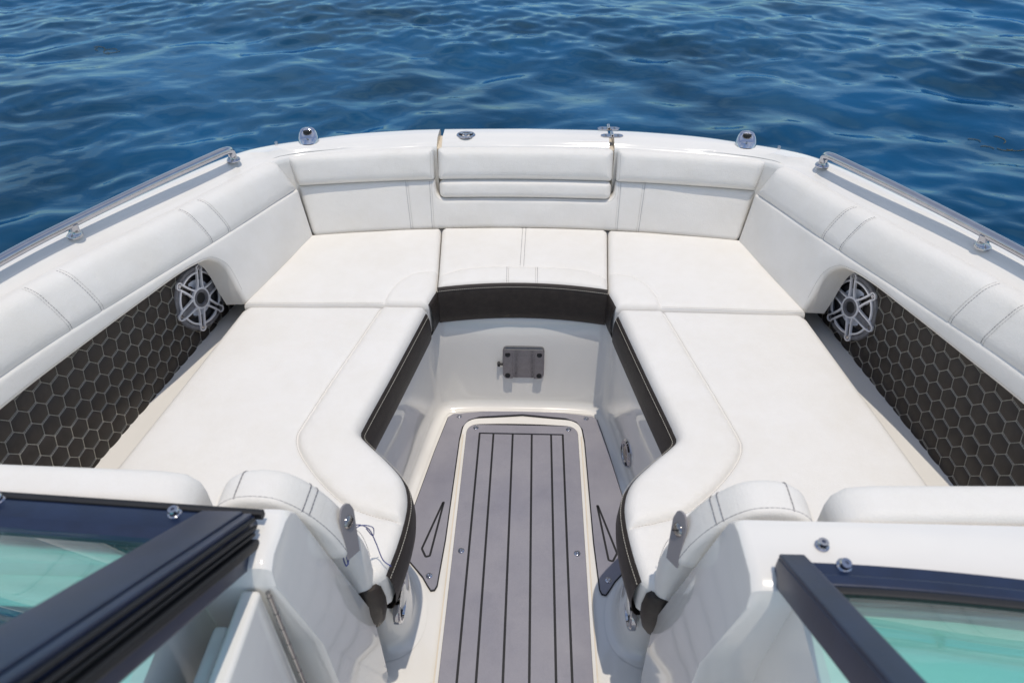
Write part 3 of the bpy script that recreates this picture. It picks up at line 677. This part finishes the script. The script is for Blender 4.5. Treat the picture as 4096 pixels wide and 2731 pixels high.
    lathe('hub', [(r*.29, .010), (r*.275, zt+.0035), (r*.20, zt+.0035), (r*.185, zt-.001), (.0001, zt-.002)], 'spk_ring', t, 36, caps=False)
    lathe('tweeter_mesh', [(r*.183, zt-.003), (r*.17, zt-.0002), (r*.08, zt+.0008), (.0001, zt+.001)], 'spk_blk', t, 28, caps=False)
    for d in arms:
        x, y = pol(.915, d); lathe('screw', [(.0062, .014), (.0062, zt-.0005), (.0048, zt+.0012), (.0018, zt+.0012), (.0016, zt-.0004), (.0001, zt-.0006)], 'chrome', t, 14, Matrix.Translation((x, y, 0)), caps=False)
    bd = -155; bx, by = pol(.83, bd); ang = math.radians(-35 if s_ > 0 else 35)
    mt = Matrix.Translation((bx, by, .0195)) @ Matrix.Rotation(ang, 4, 'Z')
    prism('badge', rrect(.042, .0115, .0055), 0, .003, 'spk_blk', t, .0008, mt)
    me = text_mesh('JL AUDIO', .0082); me.transform(mt @ Matrix.Translation((0, 0, .0034))); link('badge_lettering', me, 'chrome', t, False)
    return t
for s_ in (-1, 1):
    R = hex_panel(s_)
    # find the panel coordinates nearest to the speaker centre
    tgt = np.array([1.005*s_, 1.700, .507]); uu, vv = np.meshgrid(np.linspace(0, R.len, 120), np.linspace(0, R.L, 60)); q = np.c_[uu.ravel(), vv.ravel()]
    b = np.argmin(np.linalg.norm(R(q)[0]-tgt, axis=1)); speaker(s_, R, q[b, 0], q[b, 1])
    # lower side pad with the arched opening
    L = Ruled(LOWS, SPL2, s_, back=.085); ul = L.len-.02; lip = [(.470, 0), (.461, .236), (.449, .467), (.447, .643), (.461, .769), (.487, .842), (.591, .869), (.87, .795), (1.10, .78), (ul, .78)]
    lip = np.array([(a, b*L.L) for a, b in lip])
    poly = np.vstack([[(.004, 0)], lip[:1], spline(lip[1:], 60), [(ul, L.L), (.004, L.L)]])
    t = thing('side_pad', f'white side pad arching over the speaker opening on the {SIDE[s_]} side', 'cushion')
    p = Pad('side_pad_cover', poly, L, .085, .012, 'vinyl', t, .005, step=.014)
    ln = spline(lip[1:], 90)[:-6]; off = np.gradient(ln, axis=0); off /= np.linalg.norm(off, axis=1)[:, None]; off = np.c_[-off[:, 1], off[:, 0]]
    p.stitch(ln+off*.010, 'thread_g', .0009)
    # long rolled bolster
    Bm = Ruled(SPL, BOL, s_, back=.075); bl = Bm.len-.02; bL = Bm.L
    t = thing('side_bolster', f'long white rolled bolster along the {SIDE[s_]} gunwale with doubled cross seams', 'cushion')
    su = [.375, .455, .86, .95] 
    sm = [np.array([(u, -.018), (u-.006, bL*.5), (u-.012, bL+.006)]) for u in su]
    p = Pad('bolster_cover', fillet([(-.014, -.022), (bl, -.022), (bl, bL+.012), (-.006, bL+.012)], [.02, .01, .01, .03], 6), Bm, .078, .040, 'vinyl', t, .012, grooves=[(q, .002, .005) for q in sm], step=.013)
    for q, d in zip(sm, (.005, -.005, .005, -.005)): p.stitch(q+(d*.4, 0)); p.stitch(q-(d, 0), 'thread_g', .0009)

# ------------------------------------------------------------------ grab rails, navigation lights, gate hardware (parts of the boat)
for s_ in (-1, 1):
    r_ = thing('grab_rail', f'polished stainless grab rail on the {SIDE[s_]} gunwale', None); r_.parent = boat; r_.matrix_parent_inverse = boat.matrix_world.inverted()
    pth = np.array([(.945, 2.076, .786), (.945, 2.075, .805), (.9445, 2.068, .822), (.948, 2.045, .831), (.964, 2.0, .836), (1.05, 1.757, .853), (1.127, 1.528, .866), (1.180, 1.348, .876), (1.235, 1.1, .886), (1.28, .8, .892), (1.30, .4, .893)])*(s_, 1, 1)
    tube('rail_tube', pth, .0125, 'chrome', r_, 18, 160)
    lathe('rail_foot', [(.021, .786), (.0215, .789), (.019, .793), (.0145, .795), (.0132, .800), (.0125, .808)], 'chrome', r_, 28, Matrix.Translation((.945*s_, 2.076, 0)), caps=False)
    for x, y, xt, z0 in ((1.139, 1.500, 1.131, .835), (1.262, .95, 1.256, .862)):
        z = z0+np.array([-.004, .001, .005, .008, .018, .026, .030]); rr = [.0195, .0198, .0165, .0135, .0120, .0110, .0110]
        rows = [[((x+(xt-x)*max(0, (h-z0)/.03))*s_+q*math.cos(a), y+q*math.sin(a), h) for a in np.arange(24)*2*math.pi/24] for h, q in zip(z, rr)]
        loft('stanchion', rows, 'chrome', r_, True, True, 45)
    nl = thing('navigation_light', f'chrome domed navigation light on the {SIDE[s_]} bow corner', None); nl.parent = boat; nl.matrix_parent_inverse = boat.matrix_world.inverted()
    c = np.array((.757*s_, 2.283, .768)); ang = -s_*.22; rot = Matrix.Translation(c) @ Matrix.Rotation(ang, 4, 'Z')
    bm = bmesh.new(); rows = []
    for z, w, d, yo in ((0, .033, .036, 0), (.008, .0335, .035, .001), (.022, .031, .031, .005), (.034, .0275, .026, .009), (.040, .024, .021, .012), (.043, .017, .014, .014), (.0435, .006, .006, .014)):
        rows.append([rot @ Vector((w*1.06*math.copysign(abs(math.cos(a))**.75, math.cos(a))*(1-.10*max(0, -math.sin(a))), d*math.copysign(abs(math.sin(a))**.75, math.sin(a))+yo, (z+.010*(math.sin(a))*(z > .03))*.76)) for a in np.arange(32)*2*math.pi/32])
    loft('housing', rows, 'chromenav', nl, True, True, 30)
    lathe('gasket', [(.0335, -.012), (.0352, -.010), (.0352, .001), (.034, .003)], 'rubber', nl, 28, rot @ Matrix.Diagonal((1, 1.09, 1, 1)), caps=False)
    lathe('lens', [(.013, .036), (.0125, .0455), (.008, .0468), (.0001, .047)], 'spk_blk', nl, 20, rot @ Matrix.Translation((0, .008, -.0105)) @ Matrix.Diagonal((1.15, .62, 1, 1)), caps=False)
    lathe('screw', [(.0036, 0), (.0036, .002), (.001, .0024), (.0001, .0024)], 'chromedark', nl, 12, rot @ Matrix.Translation((0, -.0285, .020)) @ Matrix.Rotation(math.radians(68), 4, 'X'), caps=False)
    under(lathe('deck_stud', [(.006, .766), (.006, .775), (.004, .778), (.0001, .779)], 'chrome', None, 14, Matrix.Translation((s_*.862, 2.252, 0)), caps=False))
lt = thing('gate_latch', 'oval chrome flush latch on the bow gate', None); lt.parent = boat; lt.matrix_parent_inverse = boat.matrix_world.inverted()
mt = Matrix.Translation((-.212, 2.350, .7672)) @ Matrix.Diagonal((1, .88, 1, 1))
lathe('bezel', [(.034, 0), (.034, .003), (.031, .0055), (.026, .005), (.0245, .001)], 'chrome', lt, 36, mt, caps=False)
lathe('well', [(.0245, .0025), (.022, .001), (.0001, .0005)], 'spk_blk', lt, 30, mt, caps=False)
for a in (.5, 2.6, 4.7): box('handle_spoke', (0, -.0035, .001), (.024, .0035, .0048), 'chrome', lt, .001, mt @ Matrix.Rotation(a, 4, 'Z'))
lathe('handle_hub', [(.009, .001), (.009, .0048), (.006, .0055), (.0001, .0055)], 'chrome', lt, 18, mt, caps=False)
for x, y in ((.299, 2.352), (.292, 2.418)):
    hg = thing('gate_hinge', f'chrome butterfly hinge on the gate seam, the {"nearer" if y < 2.4 else "farther"} of two', None); hg.parent = boat; hg.matrix_parent_inverse = boat.matrix_world.inverted()
    for sg in (-1, 1):
        pl = fillet([(sg*.004, -.014), (sg*.03, -.014), (sg*.043, 0), (sg*.03, .014), (sg*.004, .014)], [0, .014, .012, .014, 0], 6); prism('hinge_leaf', pl, .7685, .7715, 'chrome', hg, .0008, Matrix.Translation((x+.006, y, 0)))
        for q in (-.006, .006): lathe('screw', [(.0036, 0), (.003, .0014), (.0001, .0016)], 'chromedark', hg, 12, Matrix.Translation((x+.006+sg*.022, y+q, .7715)), caps=False)
    tube('hinge_knuckle', [(x+.006, y-.018, .7755), (x+.006, y+.018, .7755)], .0058, 'chrome', hg, 16, 6)
    lathe('pin_hole', [(.0034, 0), (.003, .0006), (.0001, .0006)], 'spk_blk', hg, 14, Matrix.Translation((x+.006, y-.0182, .7755)) @ Matrix.Rotation(math.pi/2, 4, 'X'), caps=False)

# table bracket on the forward footwell wall
tb = thing('table_bracket', 'stainless table bracket with black release knob on the forward footwell wall', None); tb.parent = boat; tb.matrix_parent_inverse = boat.matrix_world.inverted()
mt = frame_mtx((.006, 1.7985, .186), (1, 0, 0), (0, .135, .991), (0, -.991, .135))
prism('plate', rrect(.142, .122, .016, 6), -.004, .006, 'chromedark', tb, .004, mt)
for sg in (-1, 1):
    pl = fillet([(sg*.040, .052), (sg*.067, .052), (sg*.067, -.058), (sg*.036, -.058)], [.003, .01, .012, .003], 5); prism('clamp_cheek', pl, .006, .017, 'chromedark', tb, .003, mt)
    for q in (.038, -.046): lathe('screw', [(.0092, .0172), (.009, .0186), (.0062, .0178), (.002, .0172), (.0001, .0172)], 'spk_blk', tb, 18, mt @ Matrix.Translation((sg*.054, q, 0)), caps=False)
prism('top_lip', fillet([(-.066, .046), (.066, .046), (.066, .058), (-.066, .058)], .004, 4), .006, .019, 'chromedark', tb, .003, mt)
lathe('release_knob', [(.0042, 0), (.0042, .010), (.0085, .011), (.009, .018), (.006, .020), (.0001, .0202)], 'rubber', tb, 18, mt @ Matrix.Translation((-.070, -.006, .008)) @ Matrix.Rotation(-math.pi/2, 4, 'Y'), caps=False)
# drain fitting on the right wall, chrome rings low on both seat bases
dm = frame_mtx((.341, 1.485, .080), (.145, -.988, 0), (.05, 0, .998), (-.988, -.145, .04)) @ Matrix.Scale(1.28, 4)
df = thing('courtesy_light', 'oval chrome courtesy light low on the right footwell wall', None); df.parent = boat; df.matrix_parent_inverse = boat.matrix_world.inverted()
lathe('bezel', [(.036, 0), (.036, .004), (.032, .008), (.023, .008), (.021, .004)], 'chrome', df, 30, dm, caps=False)
lathe('lens', [(.021, .005), (.014, .009), (.0001, .0105)], 'chromedark', df, 24, dm, caps=False)
for s_ in (-1, 1):
    cm = frame_mtx((.2825*s_, .905, .165), (0, -s_*1., 0), (0, 0, 1), (-s_*1., 0, 0))
    cr = thing('port_ring', f'round chrome ring low on the {SIDE[s_]} seat base', None); cr.parent = boat; cr.matrix_parent_inverse = boat.matrix_world.inverted()
    lathe('bezel', [(.052, -.006), (.052, .006), (.048, .010), (.042, .010), (.039, .004)], 'chrome', cr, 36, cm, caps=False)
    lathe('opening', [(.040, .005), (.036, .002), (.0001, -.001)], 'spk_blk', cr, 30, cm, caps=False)

# ------------------------------------------------------------------ consoles, windshields, aft pads
for s_ in (-1, 1):
    cs = thing('console', f'white moulded console bulkhead on the {SIDE[s_]} of the walk-through', None); cs.parent = boat; cs.matrix_parent_inverse = boat.matrix_world.inverted()
    aft = .535 if s_ > 0 else .55
    prof = [(aft+.05, 0), (aft+.025, .60), (aft, .805), (aft+.008, .832), (aft+.03, .842), (.64, .842), (.660, .836), (.672, .82), (.690, .725), (.752, .39), (.756, .25), (.80, 0)]
    rows = []; xin = lambda z: .345-.055*min(1, (.85-z)/.46)+.02*max(0, (.25-z)/.25)
    for k, ins in ((0, .03), (.001, .016), (.006, .006), (.016, 0), (.27, 0), (.60, 0), (.90, 0)):
        cy = .66; rows.append([((xin(z)*(1 if k < .1 else 0)+(.345 if k >= .1 else 0)+k)*s_, y+(cy-y)*ins*1.2*(z > .05), z-ins*.55*(z > .5)) for y, z in prof])
    loft('bulkhead', rows, 'gel', cs, True, True, 32)
    # dash body behind the bulkhead
    dx = .405 if s_ > 0 else .47
    dprof = [(aft+.05, .20), (aft+.02, .80), (aft-.03, .828), (.30, .80), (.12, .72), (.05, .60), (.05, .20)]
    rows = [[((x+.02*(z < .5))*s_, y, z-(.012 if k == 0 else 0)) for y, z in dprof] for k, x in enumerate((dx, dx+.012, dx+.05, 1.0, 1.24))]
    loft('dash', rows, 'gel', cs, True, True, 40)
    if s_ < 0: sweep('dash_shadow_strip', [(-.50, .455, .822), (-1.2, .462, .822)], rrect(.075, .012, .004), 'black', cs)  # dark strip added on the dash, standing in for the windshield frame's shadow
# left: folded walk-through door leaves and hinge
dr = thing('walkthrough_door', 'white walk-through door leaves folded back beside the left console', None); dr.parent = boat; dr.matrix_parent_inverse = boat.matrix_world.inverted()
box('door_leaf', (-.392, .12, .08), (-.362, .548, .795), 'gel', dr, .008, seg=3)
box('door_leaf', (-.432, .12, .08), (-.408, .515, .752), 'gel', dr, .007, seg=3)
tube('piano_hinge', [(-.353, .546, .06), (-.353, .546, .79)], .0036, 'chromedark', dr, 12, 20)
for z in np.arange(.40, .79, .045): tube('hinge_knuckle', [(-.353, .546, z), (-.353, .546, z+.02)], .0043, 'chromedark', dr, 10, 4)

wl_ = thing('windshield', 'black framed left windshield of teal tinted glass with the centre window folded on it', None); wl_.parent = boat; wl_.matrix_parent_inverse = boat.matrix_world.inverted()
UPV = np.array([0, -.80, .60])                        # up the raked glass
NG = np.array([0, .60, .80])                          # its outer normal
b0, b1 = np.array((-.382, .606, .852)), np.array((-1.22, .648, .858))
sweep('base_rail', [b0, b1], [(-.026, -.010), (.020, -.010), (.020, .012), (.013, .016), (-.020, .016), (-.026, .010)], 'black', wl_, (0, 0, 1))
sweep('base_bead', [b0+(.012, .024, .010), b1+(0, .024, .010)], rrect(.012, .014, .004), 'rubber', wl_)
sweep('glazing_channel', [b0+(0, -.034, .016), b1+(0, -.034, .016)], [(-.012, -.014), (.012, -.010), (.012, .012), (-.012, .008)], 'black', wl_)
def bar(name, off, w, h, mat, par, x, y0=.606, z0=.862, ln=.58, r=.003, side=1):
    p0 = np.array((x, y0, z0))+NG*off; sweep(name, [p0, p0+UPV*ln], rrect(w, h, r), mat, par, NG)
bar('post', .014, .062, .020, 'black', wl_, -.424)
bar('post_side', .004, .014, .034, 'black', wl_, -.386)
for k in range(3): bar('gasket_ridge', .012-.011*k, .006, .006, 'rubber', wl_, -.3765+.0025*(k % 2))
bar('lower_post', -.040, .040, .040, 'black', wl_, -.397, ln=.55, r=.006)
bar('lower_post_bead', -.024, .016, .014, 'rubber', wl_, -.376, ln=.55)
gp = [b0+(-.06, -.030, .020), b1+(0, -.030, .020), b1+(0, -.030, .020)+UPV*.50, b0+(-.06, -.030, .020)+UPV*.50]
for k, nm in ((0, 'glass_pane'), ):
    V = [p+NG*.0 for p in gp]+[p-NG*.006 for p in gp]; mesh_obj(nm, V, [(0, 1, 2, 3), (4, 5, 6, 7), (0, 1, 5, 4), (1, 2, 6, 5), (2, 3, 7, 6), (3, 0, 4, 7)], 'glass', wl_, False)
def canvas_snap(par, x, y, z, tilt=0):
    lathe('canvas_snap', [(.0105, 0), (.0105, .0025), (.0075, .004), (.0068, .008), (.0082, .0105), (.0070, .0125), (.0030, .0125), (.0026, .009), (.0001, .009)], 'chrome', par, 22, Matrix.Translation((x, y, z)) @ Matrix.Rotation(tilt, 4, 'X'), caps=False)
canvas_snap(wl_, -.500, .624, .866); canvas_snap(wl_, -.778, .640, .868)

wr_ = thing('windshield', 'black framed right windshield of teal tinted glass with a curved base', None); wr_.parent = boat; wr_.matrix_parent_inverse = boat.matrix_world.inverted()
base = spline([(0.377, .560, .856), (.50, .555, .858), (.62, .546, .859), (.74, .532, .860), (.90, .505, .860), (1.06, .44, .862), (1.2, .33, .862)], 50)
sweep('base_rail', base, [(-.010, -.012), (.016, -.012), (.016, .004), (.010, .010), (-.010, .008)], 'black', wr_)
sweep('base_bead', base+(0, -.022, .008), rrect(.020, .018, .005), 'black', wr_)
sweep('glazing_channel', base+(0, -.040, .012), rrect(.012, .020, .003), 'rubber', wr_)
UPR = np.array([0, -.845, .535]); NR = np.array([0, .535, .845])
def barr(name, off, w, h, mat, x, ln=.52, r=.003, y0=.565, z0=.868):
    p0 = np.array((x, y0, z0))+NR*off; sweep(name, [p0, p0+UPR*ln], rrect(w, h, r), mat, wr_, NR)
barr('post', .006, .036, .012, 'black', .395); barr('post_side', -.016, .006, .044, 'black', .3785, r=.0015); barr('post_channel', -.010, .018, .022, 'rubber', .407)
gb = base+(0, -.040, .016); gb = np.vstack([[(.405, gb[0][1], gb[0][2])], gb[1:]])
gt = gb+UPR*.50+np.c_[np.linspace(0, -.06, 50), np.zeros(50), np.zeros(50)]
loft('glass_pane', [gb, gb*.7+gt*.3, gb*.35+gt*.65, gt, gt-NR*.006, gb-NR*.006, gb], 'glass_pale', wr_, sharp=30)
canvas_snap(wr_, .466, .563, .866, .25); under(lathe('deck_snap', [(.0105, 0), (.0105, .0025), (.0075, .004), (.0068, .008), (.0082, .0105), (.0070, .0125), (.0030, .0125), (.0026, .009), (.0001, .009)], 'chrome', None, 22, Matrix.Translation((.458, .611, .842)), caps=False))

for s_ in (-1, 1):
    S3 = np.array([s_, 1, 1.])
    # backrest roll along the console front
    t = thing('backrest_cushion', f'white padded backrest roll along the front of the {SIDE[s_]} console', 'cushion')
    A = [(.50, .742, .47), (.9, .745, .47), (1.16, .75, .47)]; B = [(.50, .704, .79), (.9, .708, .79), (1.16, .712, .79)]
    prof = fillet([(-.045, -.06), (.030, -.06), (.030, .030), (-.045, .030)], [0, .006, .028, .020], 8)
    pth = [(x, y-.006, z-.018) for x, y, z in ((.515, .716, .825), (.522, .716, .825), (.54, .716, .828), (.58, .716, .830), (.9, .722, .832), (1.17, .726, .832))]; sc = [.35, .7, .93, 1, 1, 1]
    # profile axis: side = along y
    rows = []
    for (x, y, z), k in zip(pth, sc): rows.append([(x*s_, y+a*(.5+.5*k), z-.03+(b+.03)*k if b > 0 else z-.03+b) for a, b in prof])
    loft('roll_cover', rows, 'vinyl', t, True, True, 60)
    L = Ruled(A, B, s_, toward=(0, 1.6, 1.0), back=.05); Pad('backrest_pad', fillet([(.02, .0), (L.len, 0), (L.len, L.L), (.02, L.L)], .01, 4), L, .055, .02, 'vinyl', t, .005, step=.03)
    # arched hoop pad ending at the bracket
    h = thing('arm_pad', f'arched white arm pad with dark stitching at the inboard corner of the {SIDE[s_]} console', 'cushion')
    path = spline(np.array([(.478, .716, .760), (.470, .721, .786), (.446, .725, .801), (.412, .727, .803), (.382, .729, .792), (.349, .734, .752), (.322, .739, .695), (.304, .743, .63)])*S3, 44)
    pr = fillet([(-.037, -.022), (.034, -.024), (.034, .018), (-.037, .015)], [.010, .016, .020, .012], 6)
    tng = np.gradient(path, axis=0); up = np.cross(tng, np.array([0, s_*1., 0])); up /= np.linalg.norm(up, axis=1)[:, None]
    up = np.array([u if (u@np.array((-s_*.35, 0, 1.))) > 0 else -u for u in up])
    sc = [.55, .8, .95]+[1]*38+[.97, .9, .75]
    rows = []
    for c, tt, u, k in zip(path, tng, up, sc):
        Y = np.array([0, 1., 0]); rows.append([c+(Y*a+u*b)*k for a, b in pr])
    loft('pad_cover', rows, 'vinyl_dot', h, True, True, 60)
    sl = path+up*.0148+np.array([0, -.0285, 0]); stitches('stitching', resample(sl[2:-2], .004), 'thread_d', h, .0016, .007, .0015)
    for k0 in (8, 22, 24):
        row = np.array(rows[k0]); ln = row[np.argsort(row[:, 1])]; c, u = path[k0], up[k0]
        arc = np.array([c+np.array([0, a, 0])+u*b for a, b in ((-.0365, .002), (-.0325, .0125), (-.024, .0158), (0, .0168), (.016, .0176), (.026, .0162), (.0325, .008))]); stitches('stitching', spline(arc, 50)+u*.0004, 'thread_d', h, .0016, .007, .0015)
    # grey bracket plate
    bk = thing('seat_bracket', f'grey metal pivot bracket with slotted screw below the {SIDE[s_]} arm pad', None); bk.parent = boat; bk.matrix_parent_inverse = boat.matrix_world.inverted()
    bm_ = frame_mtx((.3065*s_, .700, .675), (0, .78, .62) if s_ < 0 else (0, -.78, .62), (0, -.0, 1), (-s_*1., 0, 0))
    nb = np.array((-s_*.93, -.34, .25)); nb /= np.linalg.norm(nb); e2 = np.array((-s_*.10, .30, .95)); e2 -= nb*(e2@nb); e2 /= np.linalg.norm(e2); e1 = np.cross(e2, nb); bm_ = frame_mtx((.293*s_, .742, .680), e1, e2, np.cross(e1, e2))
    prism('plate', fillet([(-.016, -.055), (.016, -.055), (.019, .028), (.009, .047), (-.010, .047), (-.019, .025)], [0, 0, .02, .014, .014, .02], 6), -.002, .002, 'steel', bk, 0, bm_)
    sgn = 1 if (np.cross(e1, e2)[0]*s_ < 0) else -1
    lathe('pivot_screw', [(.0125, .002*sgn), (.012, .004*sgn), (.008, .007*sgn), (.0001, .008*sgn)], 'chromedark', bk, 24, bm_ @ Matrix.Translation((0, .012, 0)), caps=False)
    box('screw_slot', (-.009, -.0011, .0072*sgn-.001), (.009, .0011, .0072*sgn+.0012), 'spk_blk', bk, 0, bm_ @ Matrix.Translation((0, .012, 0)) @ Matrix.Rotation(.5, 4, 'Z'))
    # small wedge pad below the bracket
    wp = thing('wedge_pad', f'small white wedge pad with dark side between the {SIDE[s_]} bracket and seat', 'cushion')
    def dome(lv):
        return [[((cx+hx*math.cos(a)*abs(math.cos(a))**-.25 if abs(math.cos(a)) > 1e-3 else cx)*s_, cy+hy*math.sin(a)*(abs(math.sin(a))+1e-4)**-.25, z) for a in (np.arange(36)+.5)*2*math.pi/36] for z, cx, cy, hx, hy in lv]
    loft('pad_cover', dome([(.40, .326, .776, .042, .026), (.46, .325, .776, .043, .028), (.50, .324, .775, .042, .028), (.54, .324, .774, .041, .028), (.575, .325, .772, .038, .027), (.605, .327, .770, .033, .024), (.625, .329, .768, .025, .019), (.636, .331, .767, .015, .012), (.639, .333, .766, .003, .003)]), 'vinyl', wp, True, True, 60)
    stitches('stitching', spline(np.array([(.305, .788, .617), (.297, .797, .59), (.292, .802, .55), (.290, .804, .50)])*S3, 40), 'thread_g', wp, .0012)
    loft('dark_side', dome([(.320, .305, .762, .022, .010), (.345, .303, .763, .033, .016), (.38, .302, .764, .039, .020), (.41, .302, .764, .040, .020), (.445, .304, .764, .037, .019), (.46, .306, .764, .030, .014)]), 'dark', wp, True, True, 60)

# blue cord tied from the left bracket to the seat
bc = thing('cord', 'thin blue cord tied round the left bracket and trailing over the wedge pad', 'cord')
tube('cord_strand', [(-.297, .716, .622), (-.300, .745, .640), (-.296, .780, .636), (-.280, .800, .60), (-.272, .803, .55), (-.263, .797, .503), (-.247, .792, .488)], .0011, 'blue', bc, 6, 60)
tube('cord_strand', [(-.297, .716, .618), (-.298, .748, .644), (-.290, .785, .628), (-.272, .803, .60), (-.276, .805, .57), (-.284, .800, .60)], .0010, 'blue', bc, 6, 60)
tube('cord_knot', [(-.296, .709, .617), (-.301, .720, .625), (-.308, .722, .617), (-.301, .710, .611), (-.296, .712, .622), (-.302, .722, .615)], .0012, 'blue', bc, 6, 40)

# ------------------------------------------------------------------ floating seagrass
spots = [(-1.35, 3.05, 'beside the left bow corner'), (2.05, 3.7, 'off the right bow, near the light'), (2.9, 3.1, 'off the right grab rail'), (-4.6, 7.6, 'far off to the left'), (3.6, 5.2, 'out to the upper right'), (-.9, 5.0, 'ahead of the gate, towards the left')]
for k, (x, y, w) in enumerate(spots):
    g = thing('seagrass', f'loose olive seagrass strands floating {w}', 'seagrass', (x, y, sea_z(x, y)), 'seagrass floating on the sea'); rg = random.Random(k)
    for j in range(5):
        a = rg.uniform(0, 6.28); L = rg.uniform(.08, .2); cx, cy = rg.uniform(-.12, .12), rg.uniform(-.08, .08); pts = []
        for q in range(6):
            px, py = cx+math.cos(a+.25*q)*L*q/5, cy+math.sin(a+.25*q)*L*q/5; pts.append((px, py, sea_z(x+px, y+py)-sea_z(x, y)+.004))
        tube('strand', pts, .0022, 'weed', g, 5, 12)
